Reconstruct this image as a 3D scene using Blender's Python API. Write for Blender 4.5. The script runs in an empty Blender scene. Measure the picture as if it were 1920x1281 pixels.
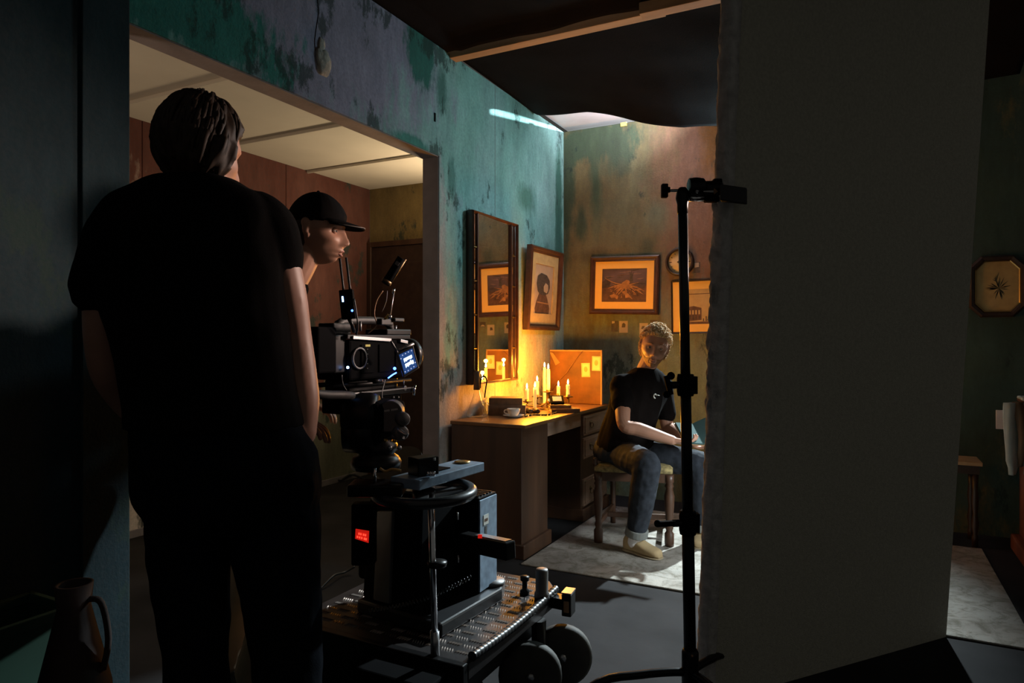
import bpy, bmesh, math, random
from mathutils import Vector, Matrix, noise
random.seed(7)
C = bpy.context.scene
COL = C.collection
PI = math.pi
V = Vector

# ------------------------------------------------------------------ camera
CAM_H = 1.25
YAW = math.radians(27.3)
SA, CA = math.sin(YAW), math.cos(YAW)
cd = bpy.data.cameras.new('camera'); cam = bpy.data.objects.new('camera', cd); COL.objects.link(cam)
cd.sensor_width = 36.0; cd.lens = 24.0; cd.shift_y = -0.0018; cd.clip_start = 0.05
cam.location = (0, 0, CAM_H); cam.rotation_euler = (PI / 2, 0, YAW)
C.camera = cam

def W(x, y, d):
    """point of the set seen at photo position (x, y) at distance d along the view"""
    lat = (x - 960) / 1280 * d
    return V((lat * CA - d * SA, lat * SA + d * CA, CAM_H - (y - 637) / 1280 * d))
def onX(X, x, y):
    u = (x - 960) / 1280
    return W(x, y, X / (u * CA - SA))
def onY(Y, x, y):
    u = (x - 960) / 1280
    return W(x, y, Y / (u * SA + CA))
RV = V((CA, SA, 0)); FV = V((-SA, CA, 0)); UP = V((0, 0, 1))

# ------------------------------------------------------------------ world, lights, exposure
w = bpy.data.worlds.new('dark_stage'); C.world = w; w.use_nodes = True
w.node_tree.nodes['Background'].inputs[0].default_value = (1.0, 0.97, 0.88, 1)
w.node_tree.nodes['Background'].inputs[1].default_value = 0.046
C.view_settings.view_transform = 'Standard'; C.view_settings.look = 'None'
C.view_settings.exposure = 0.0; C.view_settings.gamma = 1.0; C.view_settings.use_curve_mapping = False

def aim(o, target):
    o.rotation_euler = (V(target) - o.location).to_track_quat('-Z', 'Y').to_euler()
def light(kind, name, loc, energy, color, target=None, size=None, **kw):
    l = bpy.data.lights.new(name, kind); o = bpy.data.objects.new(name, l); COL.objects.link(o)
    o.location = loc; l.energy = energy; l.color = color
    if target is not None: aim(o, target)
    if size is not None:
        if kind == 'AREA': l.size = size
        else: l.shadow_soft_size = size
    for k, v in kw.items(): setattr(l, k, v)
    return o
# film lamp outside the set, shining in through the window of the back wall and the slit above it
light('SPOT', 'moonlight_lamp', (0.0, 7.26, 3.32), 4600, (0.72, 0.87, 1.0), (-1.1, 4.0, 0.5), 0.05, spot_size=math.radians(46), spot_blend=1.0)
# its second head throws a sliver through the slit over the back wall
light('SPOT', 'slit_lamp', (0.0, 7.26, 3.32), 3500, (0.70, 0.95, 1.0), (-1.7, 5.26, 3.0), 0.02, spot_size=math.radians(40), spot_blend=0.2)
# unseen soft cool fill added near the ceiling, standing in for bounced light
o_ = light('AREA', 'overhead_bounce_fill', (-0.70, 4.75, 2.62), 13.5, (0.64, 0.93, 1.0), (-2.23, 3.2, 2.25), 0.4, spread=math.radians(135))
# unseen lamp added above the sagging cloth to brighten the white ceiling strip
light('AREA', 'ceiling_strip_fill', (-1.25, 4.60, 2.82), 17, (0.95, 0.9, 1.0), (-1.42, 4.76, 3.03), 0.10, spread=math.radians(125))
# unseen warm-white fill added behind the foam flat to light the crew
light('AREA', 'crew_side_fill', (-0.12, 3.05, 1.75), 3.6, (1.0, 0.74, 0.62), (-1.5, 1.45, 1.52), 0.2, spread=math.radians(38))
# low soft spill over the rug from the right, behind the foam flat
light('AREA', 'low_fill_lamp', (0.15, 3.55, 0.9), 3.2, (0.88, 0.97, 1.0), (-1.45, 4.1, 0.1), 0.35, spread=math.radians(62))
# lamps standing in the side room, out of sight behind its walls
light('AREA', 'side_room_lamp', (-2.70, 4.85, 1.9), 24, (1.0, 0.77, 0.50), (-3.2, 2.8, 2.65), 0.3)
light('AREA', 'side_room_second_lamp', (-3.0, 0.5, 1.5), 9.0, (1.0, 0.77, 0.58), (-3.7, 2.4, 2.3), 0.5)

# ------------------------------------------------------------------ materials
MATS = {}
def lin(c): return tuple(c) + (1.0,)
def M(name, col, rough=0.6, metal=0.0, var=0.12, scale=8.0, bump=0.0, bscale=60.0, spec=0.5, stretch=(1, 1, 1), emis=0.0, coat=0.0, trans=0.0, ecol=None):
    m = bpy.data.materials.new(name); m.use_nodes = True; MATS[name] = m
    nt = m.node_tree; N = nt.nodes; L = nt.links; b = N['Principled BSDF']
    b.inputs['Roughness'].default_value = rough; b.inputs['Metallic'].default_value = metal
    b.inputs['Specular IOR Level'].default_value = spec
    if coat: b.inputs['Coat Weight'].default_value = coat; b.inputs['Coat Roughness'].default_value = 0.15
    if trans: b.inputs['Transmission Weight'].default_value = trans
    tc = N.new('ShaderNodeTexCoord'); mp = N.new('ShaderNodeMapping'); L.new(tc.outputs['Object'], mp.inputs[0])
    mp.inputs['Scale'].default_value = stretch
    ns = N.new('ShaderNodeTexNoise'); ns.inputs['Scale'].default_value = scale; ns.inputs['Detail'].default_value = 4
    L.new(mp.outputs[0], ns.inputs['Vector'])
    mr = N.new('ShaderNodeMapRange'); mr.inputs[1].default_value = 0.3; mr.inputs[2].default_value = 0.7
    mr.inputs[3].default_value = 1 - var; mr.inputs[4].default_value = 1 + var; L.new(ns.outputs[0], mr.inputs[0])
    mx = N.new('ShaderNodeMix'); mx.data_type = 'RGBA'; mx.blend_type = 'MULTIPLY'; mx.inputs[0].default_value = 1
    mx.inputs[6].default_value = lin(col); L.new(mr.outputs[0], mx.inputs[7]); L.new(mx.outputs[2], b.inputs['Base Color'])
    if bump:
        n2 = N.new('ShaderNodeTexNoise'); n2.inputs['Scale'].default_value = bscale; n2.inputs['Detail'].default_value = 3; L.new(mp.outputs[0], n2.inputs['Vector'])
        bp = N.new('ShaderNodeBump'); bp.inputs['Strength'].default_value = bump; bp.inputs['Distance'].default_value = 0.01
        L.new(n2.outputs[0], bp.inputs['Height']); L.new(bp.outputs[0], b.inputs['Normal'])
    if emis:
        b.inputs['Emission Color'].default_value = lin(ecol or col); b.inputs['Emission Strength'].default_value = emis
    return m

def wall_mat(name, base, blotch, layers, bump=0.25, grad=None):
    """painted plaster: base paint, blotches, and hand-placed patches of wear or painted-in light (centre, radii, colour)"""
    m = bpy.data.materials.new(name); m.use_nodes = True; MATS[name] = m
    nt = m.node_tree; N = nt.nodes; L = nt.links; b = N['Principled BSDF']; b.inputs['Roughness'].default_value = 0.85
    b.inputs['Specular IOR Level'].default_value = 0.2
    tc = N.new('ShaderNodeTexCoord'); P = tc.outputs['Object']
    def nz(scale, detail=5, sx=(1, 1, 1), rough=0.6):
        mp = N.new('ShaderNodeMapping'); mp.inputs['Scale'].default_value = sx; L.new(P, mp.inputs[0])
        n = N.new('ShaderNodeTexNoise'); n.inputs['Scale'].default_value = scale; n.inputs['Detail'].default_value = detail
        n.inputs['Roughness'].default_value = rough; L.new(mp.outputs[0], n.inputs['Vector']); return n.outputs[0]
    def mrange(s, a, c, d=0.0, e=1.0):
        r = N.new('ShaderNodeMapRange'); r.inputs[1].default_value = a; r.inputs[2].default_value = c
        r.inputs[3].default_value = d; r.inputs[4].default_value = e; L.new(s, r.inputs[0]); return r.outputs[0]
    def mix(f, a, c):
        x = N.new('ShaderNodeMix'); x.data_type = 'RGBA'
        if hasattr(f, 'links'): L.new(f, x.inputs[0])
        else: x.inputs[0].default_value = f
        for s, k in ((a, 6), (c, 7)):
            if isinstance(s, tuple): x.inputs[k].default_value = lin(s)
            else: L.new(s, x.inputs[k])
        return x.outputs[2]
    def math_(op, a, c):
        x = N.new('ShaderNodeMath'); x.operation = op
        for s, k in ((a, 0), (c, 1)):
            if isinstance(s, (int, float)): x.inputs[k].default_value = s
            else: L.new(s, x.inputs[k])
        return x.outputs[0]
    col = mix(mrange(nz(1.7, 6, (1, 1, 0.7)), 0.42, 0.62), base, blotch)
    edge = nz(5.0, 8, (1, 1, 0.45), 0.7); fine = nz(22, 6, (1, 1, 0.25), 0.7)
    for lay in layers:
        (c, r, lc) = lay[:3]; soft = lay[3] if len(lay) > 3 else 0.15
        mp = N.new('ShaderNodeVectorMath'); mp.operation = 'SUBTRACT'; L.new(P, mp.inputs[0]); mp.inputs[1].default_value = c
        dv = N.new('ShaderNodeVectorMath'); dv.operation = 'DIVIDE'; L.new(mp.outputs[0], dv.inputs[0]); dv.inputs[1].default_value = r
        ln = N.new('ShaderNodeVectorMath'); ln.operation = 'LENGTH'; L.new(dv.outputs[0], ln.inputs[0])
        s = math_('ADD', ln.outputs['Value'], math_('MULTIPLY', math_('SUBTRACT', edge, 0.5), 2.6))
        s = math_('ADD', s, math_('MULTIPLY', math_('SUBTRACT', fine, 0.5), 1.0))
        col = mix(mrange(s, 1.0 + soft, 1.0 - soft), col, lc)
    # streaks and mottling of old paint
    mx2 = N.new('ShaderNodeMix'); mx2.data_type = 'RGBA'; mx2.blend_type = 'MULTIPLY'; mx2.inputs[0].default_value = 1; L.new(col, mx2.inputs[6])
    L.new(math_('MULTIPLY', mrange(nz(4.5, 8, (1, 1, 0.35), 0.7), 0.3, 0.7, 0.74, 1.24), mrange(nz(26, 6, (1, 1, 0.3), 0.7), 0.3, 0.7, 0.88, 1.12)), mx2.inputs[7]); col = mx2.outputs[2]
    # sparse dark specks and mould
    col = mix(mrange(math_('MULTIPLY', nz(9, 8, (1, 1, 0.5), 0.75), nz(2.2, 2)), 0.312, 0.355, 0, 0.78), col, (0.02, 0.04, 0.034))
    col = mix(mrange(nz(60, 3), 0.35, 0.7, 0, 0.22), col, (0.05, 0.05, 0.05))
    L.new(col, b.inputs['Base Color'])
    bp = N.new('ShaderNodeBump'); bp.inputs['Strength'].default_value = bump; bp.inputs['Distance'].default_value = 0.01
    L.new(math_('ADD', fine, nz(90, 3)), bp.inputs['Height']); L.new(bp.outputs[0], b.inputs['Normal'])
    return m

BX = 9.0   # patch radius across the wall's own thickness axis
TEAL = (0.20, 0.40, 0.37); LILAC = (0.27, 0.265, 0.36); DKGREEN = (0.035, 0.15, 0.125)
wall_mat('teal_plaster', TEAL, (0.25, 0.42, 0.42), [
    ((-2.23, 2.35, 2.9), (BX, 0.98, 1.05), LILAC, 0.3),
    ((-2.23, 1.72, 2.45), (BX, 0.52, 0.20), (0.035, 0.20, 0.17)),
    ((-2.23, 3.2, 2.93), (BX, 0.13, 0.24), DKGREEN),
    ((-2.23, 3.42, 2.72), (BX, 0.06, 0.16), (0.08, 0.19, 0.17), 0.3),
    ((-2.23, 3.10, 2.34), (BX, 0.22, 0.05), (0.06, 0.22, 0.19), 0.25),
    ((-2.23, 3.52, 2.25), (BX, 0.04, 0.12), (0.09, 0.22, 0.20), 0.3),
    ((-2.23, 4.35, 1.05), (BX, 0.75, 0.60), (0.44, 0.37, 0.28), 0.5),  # pale warm paint, toned so the candle glow on it reads orange
    ((-2.23, 3.55, 0.75), (BX, 0.35, 0.38), (0.44, 0.34, 0.29), 0.45),  # pink of the candle light put into the paint
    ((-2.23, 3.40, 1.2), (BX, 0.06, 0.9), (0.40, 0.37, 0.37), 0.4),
    ((-2.23, 5.15, 2.2), (BX, 0.07, 0.8), (0.05, 0.15, 0.12), 0.35),
    ((-2.23, 4.55, 2.3), (BX, 0.12, 0.10), (0.09, 0.22, 0.18), 0.4),
    ((-2.23, 4.95, 1.85), (BX, 0.10, 0.12), (0.09, 0.20, 0.17), 0.4)])
wall_mat('shaded_teal_plaster', (0.017, 0.036, 0.045), (0.012, 0.027, 0.033), [], bump=0.12)  # near stretch of the left wall, its shade put into a darker colour
wall_mat('green_beige_plaster', (0.145, 0.120, 0.055), (0.125, 0.130, 0.072), [
    ((-1.10, 5.26, 2.2), (0.30, BX, 1.2), (0.19, 0.11, 0.070), 0.45),
    ((-0.98, 5.26, 2.75), (0.10, BX, 0.40), (0.17, 0.085, 0.025), 0.35),
    ((-2.0, 5.26, 2.86), (0.36, BX, 0.17), (0.055, 0.085, 0.05), 0.2),
    ((-2.2, 5.26, 2.45), (0.07, BX, 0.42), (0.05, 0.075, 0.045), 0.35),
    ((-1.95, 5.26, 2.55), (0.05, BX, 0.28), (0.06, 0.09, 0.05), 0.5), ((-1.78, 5.26, 2.72), (0.10, BX, 0.16), (0.05, 0.075, 0.045), 0.5),
    ((-2.08, 5.26, 2.2), (0.05, BX, 0.14), (0.05, 0.07, 0.04), 0.4), ((-1.52, 5.26, 1.98), (0.05, BX, 0.09), (0.08, 0.09, 0.05), 0.4), ((-1.95, 5.26, 1.93), (0.14, BX, 0.05), (0.09, 0.075, 0.035), 0.5),
    ((-1.45, 5.26, 2.2), (0.09, BX, 0.12), (0.13, 0.14, 0.085), 0.4),
    ((-1.73, 5.26, 2.62), (0.03, BX, 0.06), (0.07, 0.085, 0.05), 0.3),
    ((-1.2, 5.26, 0.75), (1.1, BX, 0.62), (0.17, 0.22, 0.18), 0.5),
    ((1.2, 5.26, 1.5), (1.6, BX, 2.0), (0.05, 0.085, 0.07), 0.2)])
wall_mat('red_plaster', (0.095, 0.030, 0.021), (0.125, 0.047, 0.035), [
    ((-4.1, 1.9, 1.2), (BX, 1.1, 0.85), (0.46, 0.37, 0.31), 0.4),  # paler where the wall is better lit, light put into the colour
    ((-4.1, 3.9, 0.0), (BX, 2.6, 0.80), (0.17, 0.165, 0.12), 0.08), ((-4.1, 2.5, 0.4), (BX, 0.36, 0.9), (0.55, 0.48, 0.43), 0.15)], bump=0.1)  # last patch: brighter light on the wainscot, painted in
wall_mat('ochre_plaster', (0.21, 0.14, 0.05), (0.23, 0.16, 0.065), [((-3.3, 5.05, 0.0), (3, BX, 0.80), (0.17, 0.17, 0.115), 0.1)], bump=0.1)

M('cream_board', (0.62, 0.55, 0.44), 0.9, var=0.05, scale=3)
M('white_board', (0.75, 0.72, 0.74), 0.8, var=0.05)
M('jamb_paint', (0.19, 0.17, 0.18), 0.85, var=0.15, bump=0.1)
M('dark_vinyl', (0.024, 0.023, 0.024), 0.8, var=0.35, scale=2.5, bump=0.06, bscale=25, spec=0.06)
M('foam_panel', (0.52, 0.50, 0.41), 0.95, var=0.10, scale=90, bump=0.35, bscale=220, spec=0.1)
M('foam_edge', (0.55, 0.53, 0.50), 0.95, var=0.2, scale=30, bump=0.4, bscale=120, spec=0.1)
M('black_cloth', (0.0065, 0.0055, 0.0065), 0.95, var=0.2, bump=0.15, bscale=200, spec=0.1)
M('raw_timber', (0.50, 0.30, 0.16), 0.75, var=0.2, scale=14, stretch=(0.15, 1, 1))
M('dark_wood', (0.055, 0.025, 0.013), 0.45, var=0.4, scale=9, stretch=(1, 1, 0.12), bump=0.06)
M('desk_top_wood', (0.16, 0.075, 0.03), 0.35, var=0.35, scale=10, stretch=(1, 0.12, 1), bump=0.04)
M('desk_wood', (0.062, 0.028, 0.014), 0.5, var=0.35, scale=10, stretch=(1, 1, 0.12), bump=0.05)
M('drawer_wood', (0.25, 0.16, 0.11), 0.45, var=0.3, scale=12, stretch=(1, 0.15, 1), bump=0.05)
M('red_wood', (0.16, 0.055, 0.035), 0.4, var=0.3, scale=10, stretch=(1, 1, 0.15))
M('frame_wood', (0.065, 0.026, 0.015), 0.35, var=0.3, scale=20, coat=0.3)
M('black_wood', (0.035, 0.018, 0.012), 0.4, var=0.3, scale=20)
M('board_leather', (0.13, 0.042, 0.009), 0.6, var=0.5, scale=6, bump=0.15, bscale=35)
M('board_strap', (0.20, 0.085, 0.035), 0.6, var=0.2)
M('brass', (0.45, 0.30, 0.11), 0.35, 1.0)
M('dark_brass', (0.14, 0.09, 0.045), 0.42, 0.9)
M('iron', (0.06, 0.05, 0.045), 0.45, 0.8)
M('chrome', (0.75, 0.75, 0.78), 0.18, 1.0, var=0.03)
M('steel', (0.42, 0.42, 0.43), 0.35, 0.9)
M('mirror_glass', (0.86, 0.87, 0.86), 0.02, 1.0, var=0.0)
M('black_metal', (0.010, 0.0095, 0.010), 0.36, 0.3, var=0.2, spec=0.25)
M('black_plastic', (0.003, 0.003, 0.0035), 0.85, var=0.2, spec=0.04)
M('gloss_black', (0.010, 0.010, 0.012), 0.42, var=0.1, coat=0.3)
M('grey_metal', (0.115, 0.11, 0.11), 0.5, 0.4, var=0.2)
M('blue_grey_metal', (0.22, 0.30, 0.40), 0.5, 0.2, var=0.25, scale=30)
M('rubber', (0.032, 0.029, 0.024), 0.75, var=0.3, scale=20)
M('rubber_hub', (0.018, 0.017, 0.017), 0.6)
M('tread_metal', (0.035, 0.030, 0.030), 0.5, 0.8, var=0.3, scale=12)
M('tread_bar', (0.20, 0.155, 0.13), 0.42, 0.6, var=0.2, scale=12)
M('wax', (0.85, 0.66, 0.36), 0.5, var=0.05, emis=0.55, ecol=(1.0, 0.55, 0.12))  # flame light in the wax put into its colour as a glow
M('flame', (1.0, 0.75, 0.3), 0.5, var=0, emis=60, ecol=(1.0, 0.62, 0.22))
M('wick', (0.02, 0.015, 0.01), 0.9)
M('paper', (0.68, 0.58, 0.40), 0.85, var=0.08)
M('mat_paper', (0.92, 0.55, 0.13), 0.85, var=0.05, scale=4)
M('photo_dark', (0.06, 0.045, 0.035), 0.6, var=0.4, scale=60)
M('photo_light', (0.38, 0.31, 0.24), 0.7, var=0.1)
M('print_brown', (0.11, 0.05, 0.026), 0.7, var=0.4, scale=30)
M('print_dark', (0.045, 0.028, 0.022), 0.7, var=0.5, scale=30)
M('print_sky', (0.10, 0.066, 0.07), 0.7, var=0.5, scale=7)
M('print_gold', (0.38, 0.18, 0.06), 0.7, var=0.3, scale=40)
M('print_ochre', (0.50, 0.34, 0.14), 0.8, var=0.12, scale=20)
M('print_cloud', (0.20, 0.12, 0.10), 0.7, var=0.3, scale=30)
M('print_white', (0.44, 0.30, 0.19), 0.7, var=0.15)
M('plant_green', (0.05, 0.055, 0.035), 0.7)
M('clock_face', (0.62, 0.50, 0.30), 0.6, var=0.1)
M('cup_ceramic', (0.72, 0.70, 0.66), 0.2, var=0.03)
M('book_dark', (0.10, 0.06, 0.035), 0.6, var=0.3, scale=25)
M('book_pages', (0.40, 0.34, 0.24), 0.9, var=0.1, scale=60, stretch=(1, 1, 8))
M('book_teal', (0.025, 0.06, 0.058), 0.95, var=0.1)
M('tan_leather', (0.30, 0.16, 0.08), 0.6, var=0.2)
M('upholstery', (0.22, 0.17, 0.07), 0.85, var=0.5, scale=50, bump=0.1)
M('skin_fair', (0.40, 0.205, 0.135), 0.5, var=0.08, scale=15, spec=0.4)
M('skin_tan', (0.36, 0.185, 0.13), 0.5, var=0.08, scale=15, spec=0.4)
M('hair_blond', (0.55, 0.35, 0.16), 0.75, var=0.3, scale=60)
M('hair_brown', (0.024, 0.013, 0.007), 0.6, var=0.4, scale=80, spec=0.25)
M('beard', (0.24, 0.11, 0.05), 0.7, var=0.3, scale=120)
M('eye_white', (0.45, 0.40, 0.36), 0.3, var=0.02)
M('eye_dark', (0.03, 0.02, 0.015), 0.2)
M('lip', (0.34, 0.13, 0.10), 0.5)
M('black_shirt', (0.0045, 0.004, 0.004), 0.95, var=0.2, spec=0.03, bump=0.1, bscale=300)
M('brown_black_shirt', (0.0075, 0.006, 0.0057), 0.95, var=0.2, spec=0.04, bump=0.1, bscale=300)
M('black_jeans', (0.0045, 0.0055, 0.008), 0.95, var=0.3, spec=0.03, bump=0.15, bscale=300)
M('blue_jeans', (0.022, 0.026, 0.034), 0.9, var=0.35, scale=25, spec=0.2, bump=0.15, bscale=300)
M('jeans_cuff', (0.17, 0.18, 0.17), 0.9)
M('khaki', (0.30, 0.20, 0.12), 0.9, var=0.15)
M('sock_white', (0.75, 0.74, 0.76), 0.9, bump=0.2, bscale=150)
M('suede', (0.38, 0.28, 0.15), 0.9, var=0.15, bump=0.1)
M('sole', (0.30, 0.24, 0.15), 0.8)
M('cap_black', (0.006, 0.0055, 0.0055), 0.9, spec=0.06)
M('seam_grey', (0.20, 0.17, 0.15), 0.8)
M('blue_led', (0.05, 0.15, 1.0), 0.5, var=0, emis=9, ecol=(0.05, 0.14, 1.0))
M('blue_led_bright', (0.3, 0.5, 1.0), 0.5, var=0, emis=14, ecol=(0.22, 0.45, 1.0))
M('screen_blue', (0.02, 0.04, 0.12), 0.3, var=0.1, emis=1.0, ecol=(0.02, 0.06, 0.20))
M('screen_white', (0.7, 0.85, 1.0), 0.5, var=0, emis=2.2, ecol=(0.62, 0.82, 1.0))
M('screen_dot', (0.7, 0.75, 1.0), 0.5, var=0, emis=0.8, ecol=(0.65, 0.72, 1.0))
M('red_led', (0.5, 0.01, 0.005), 0.5, var=0.1, emis=0.45, ecol=(1.0, 0.02, 0.01))
M('red_led_bright', (1.0, 0.2, 0.12), 0.5, var=0, emis=1.6, ecol=(1.0, 0.10, 0.05))
M('screen_grey', (0.30, 0.28, 0.36), 0.3, var=0.05)
M('label_white', (0.60, 0.60, 0.55), 0.7)
M('mark_white', (0.55, 0.53, 0.52), 0.6, var=0.1)
M('tape_yellow', (0.55, 0.50, 0.12), 0.7)
M('cable_black', (0.012, 0.012, 0.012), 0.5)
M('amber_wire', (0.5, 0.28, 0.08), 0.4)
M('clay', (0.03, 0.016, 0.014), 0.8, var=0.3)
M('green_crate', (0.012, 0.05, 0.03), 0.7)
M('cloth_pale', (0.42, 0.48, 0.46), 0.9, var=0.15, bump=0.1)
M('cloth_brown', (0.16, 0.10, 0.06), 0.9, var=0.2)
M('tan_top', (0.42, 0.26, 0.13), 0.6, var=0.2)
M('plaster_raw', (0.34, 0.31, 0.27), 0.95, var=0.3, scale=25, bump=0.6, bscale=40)
M('sheet_white', (0.62, 0.54, 0.50), 0.9, var=0.1)

def glass_mat(nm, FAC):
    m = bpy.data.materials.new(nm); m.use_nodes = True; MATS[nm] = m
    nt = m.node_tree; N = nt.nodes; L = nt.links
    for n in list(N):
        if n.type != 'OUTPUT_MATERIAL': N.remove(n)
    out = [n for n in N if n.type == 'OUTPUT_MATERIAL'][0]
    g = N.new('ShaderNodeBsdfGlossy'); g.inputs['Roughness'].default_value = 0.05
    t = N.new('ShaderNodeBsdfTransparent'); t.inputs[0].default_value = (0.93, 0.92, 0.88, 1)
    ly = N.new('ShaderNodeLayerWeight'); ly.inputs[0].default_value = FAC
    mx = N.new('ShaderNodeMixShader'); L.new(ly.outputs['Facing'], mx.inputs[0]); L.new(t.outputs[0], mx.inputs[1]); L.new(g.outputs[0], mx.inputs[2])
    L.new(mx.outputs[0], out.inputs['Surface'])
glass_mat('thin_glass', 0.25); glass_mat('pane_glass', 0.04)

def rug_mat():
    m = M('worn_rug', (0.30, 0.28, 0.25), 0.95, var=0.25, scale=3, bump=0.3, bscale=180, spec=0.1)
    nt = m.node_tree; N = nt.nodes; L = nt.links; b = N['Principled BSDF']
    src = b.inputs['Base Color'].links[0].from_socket
    tc = N.new('ShaderNodeTexCoord')
    n = N.new('ShaderNodeTexNoise'); n.inputs['Scale'].default_value = 9; n.inputs['Detail'].default_value = 9; n.inputs['Roughness'].default_value = 0.75; n.inputs['Distortion'].default_value = 1.2
    L.new(tc.outputs['Object'], n.inputs['Vector'])
    r = N.new('ShaderNodeMapRange'); r.inputs[1].default_value = 0.46; r.inputs[2].default_value = 0.62; r.inputs[4].default_value = 0.7; L.new(n.outputs[0], r.inputs[0])
    x = N.new('ShaderNodeMix'); x.data_type = 'RGBA'; L.new(r.outputs[0], x.inputs[0]); L.new(src, x.inputs[6]); x.inputs[7].default_value = (0.10, 0.085, 0.06, 1)
    L.new(x.outputs[2], b.inputs['Base Color'])
rug_mat()

# ------------------------------------------------------------------ mesh builder
ORG = {}
def frame_of(t, ref=None):
    t = V(t).normalized()
    ref = V(ref) if ref is not None else (V((0, 0, 1)) if abs(t.z) < 0.9 else V((1, 0, 0)))
    s = t.cross(ref)
    if s.length < 1e-5: s = t.cross(V((0, 1, 0.1)))
    s.normalize(); return s, s.cross(t).normalized(), t
class MB:
    def __init__(self): self.v = []; self.f = []; self.sm = []; self.mi = []; self.mat = 0
    def add(self, vs, fs, smooth=False):
        o = len(self.v); self.v += [V(p) for p in vs]
        for q in fs: self.f.append([i + o for i in q]); self.sm.append(smooth); self.mi.append(self.mat)
        return self
    def box(self, x0, x1, y0, y1, z0, z1):
        vs = [(x, y, z) for z in (z0, z1) for y in (y0, y1) for x in (x0, x1)]
        return self.add(vs, [(0, 2, 3, 1), (4, 5, 7, 6), (0, 1, 5, 4), (2, 6, 7, 3), (0, 4, 6, 2), (1, 3, 7, 5)])
    def obox(self, c, size, ax=None, ay=None, az=None):
        """box about c with half axes along ax, ay, az"""
        ax = V(ax or (1, 0, 0)).normalized(); az = V(az or (0, 0, 1)).normalized() if az else None
        if ay is None:
            az = az or V((0, 0, 1)); ay = az.cross(ax).normalized()
        else: ay = V(ay).normalized()
        az = ax.cross(ay).normalized()
        c = V(c); X, Y, Z = ax * size[0] / 2, ay * size[1] / 2, az * size[2] / 2
        vs = [c + X * a + Y * b + Z * d for d in (-1, 1) for b in (-1, 1) for a in (-1, 1)]
        return self.add(vs, [(0, 2, 3, 1), (4, 5, 7, 6), (0, 1, 5, 4), (2, 6, 7, 3), (0, 4, 6, 2), (1, 3, 7, 5)])
    def hexa(self, b, t):
        """two quads of points joined to a solid"""
        return self.add(list(b) + list(t), [(3, 2, 1, 0), (4, 5, 6, 7), (0, 1, 5, 4), (1, 2, 6, 5), (2, 3, 7, 6), (3, 0, 4, 7)])
    def prism(self, poly, ext):
        n = len(poly); e = V(ext); poly = [V(p) for p in poly]
        vs = poly + [p + e for p in poly]
        fs = [tuple(range(n - 1, -1, -1)), tuple(range(n, 2 * n))] + [(i, (i + 1) % n, n + (i + 1) % n, n + i) for i in range(n)]
        return self.add(vs, fs)
    def poly(self, pts): return self.add(pts, [tuple(range(len(pts)))])
    def rings(self, rings, cap0=True, cap1=True, smooth=True, closed=False):
        n = len(rings[0]); vs = [p for r in rings for p in r]; fs = []
        m = len(rings)
        for i in range(m - 1 + (1 if closed else 0)):
            a, b = i * n, ((i + 1) % m) * n
            for j in range(n): fs.append((a + j, a + (j + 1) % n, b + (j + 1) % n, b + j))
        o = len(self.v); self.add(vs, fs, smooth)
        if not closed:
            if cap0: self.f.append([o + j for j in range(n - 1, -1, -1)]); self.sm.append(False); self.mi.append(self.mat)
            if cap1: self.f.append([o + (m - 1) * n + j for j in range(n)]); self.sm.append(False); self.mi.append(self.mat)
        return self
    def cyl(self, p0, p1, r0, r1=None, n=16):
        r1 = r0 if r1 is None else r1; p0, p1 = V(p0), V(p1); s, u, t = frame_of(p1 - p0)
        R = [[p + (s * math.cos(2 * PI * k / n) + u * math.sin(2 * PI * k / n)) * r for k in range(n)] for p, r in ((p0, r0), (p1, r1))]
        return self.rings(R)
    def tube(self, pts, r, n=8, sub=1, closed=False):
        pts = [V(p) for p in pts]
        rr = list(r) if isinstance(r, (list, tuple)) else [r] * len(pts)
        if sub > 1: pts, rr = catmull(pts, rr, sub)
        R = []; s = None
        for i, p in enumerate(pts):
            if closed: t = pts[(i + 1) % len(pts)] - pts[i - 1]
            else: t = pts[min(i + 1, len(pts) - 1)] - pts[max(i - 1, 0)]
            t.normalize()
            if s is None: s, u, t = frame_of(t)
            else:
                s = (s - t * s.dot(t)).normalized(); u = s.cross(t)
            R.append([p + (s * math.cos(2 * PI * k / n) + u * math.sin(2 * PI * k / n)) * rr[i] for k in range(n)])
        return self.rings(R, closed=closed)
    def lathe(self, prof, c=(0, 0, 0), axis=(0, 0, 1), n=20, smooth=True, closed=False):
        c = V(c); s, u, t = frame_of(axis)
        R = [[c + t * z + (s * math.cos(2 * PI * k / n) + u * math.sin(2 * PI * k / n)) * max(r, 1e-4) for k in range(n)] for r, z in prof]
        return self.rings(R, smooth=smooth, closed=closed)
    def sphere(self, c, r, n=14, m=9):
        r = (r, r, r) if isinstance(r, (int, float)) else r; c = V(c)
        R = []
        for i in range(m + 1):
            th = PI * i / m; k = max(math.sin(th), 1e-3)
            R.append([c + V((r[0] * k * math.cos(2 * PI * j / n), r[1] * k * math.sin(2 * PI * j / n), -r[2] * math.cos(th))) for j in range(n)])
        return self.rings(R)
    def mesh(self, name, mats, off=None):
        me = bpy.data.meshes.new(name)
        off = off or V((0, 0, 0))
        me.from_pydata([tuple(p - off) for p in self.v], [], self.f)
        me.polygons.foreach_set('use_smooth', self.sm); me.polygons.foreach_set('material_index', self.mi)
        for m in (mats if isinstance(mats, (list, tuple)) else [mats]): me.materials.append(MATS[m])
        bm = bmesh.new(); bm.from_mesh(me); bmesh.ops.recalc_face_normals(bm, faces=bm.faces); bm.to_mesh(me); bm.free()
        me.update(); return me
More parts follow.
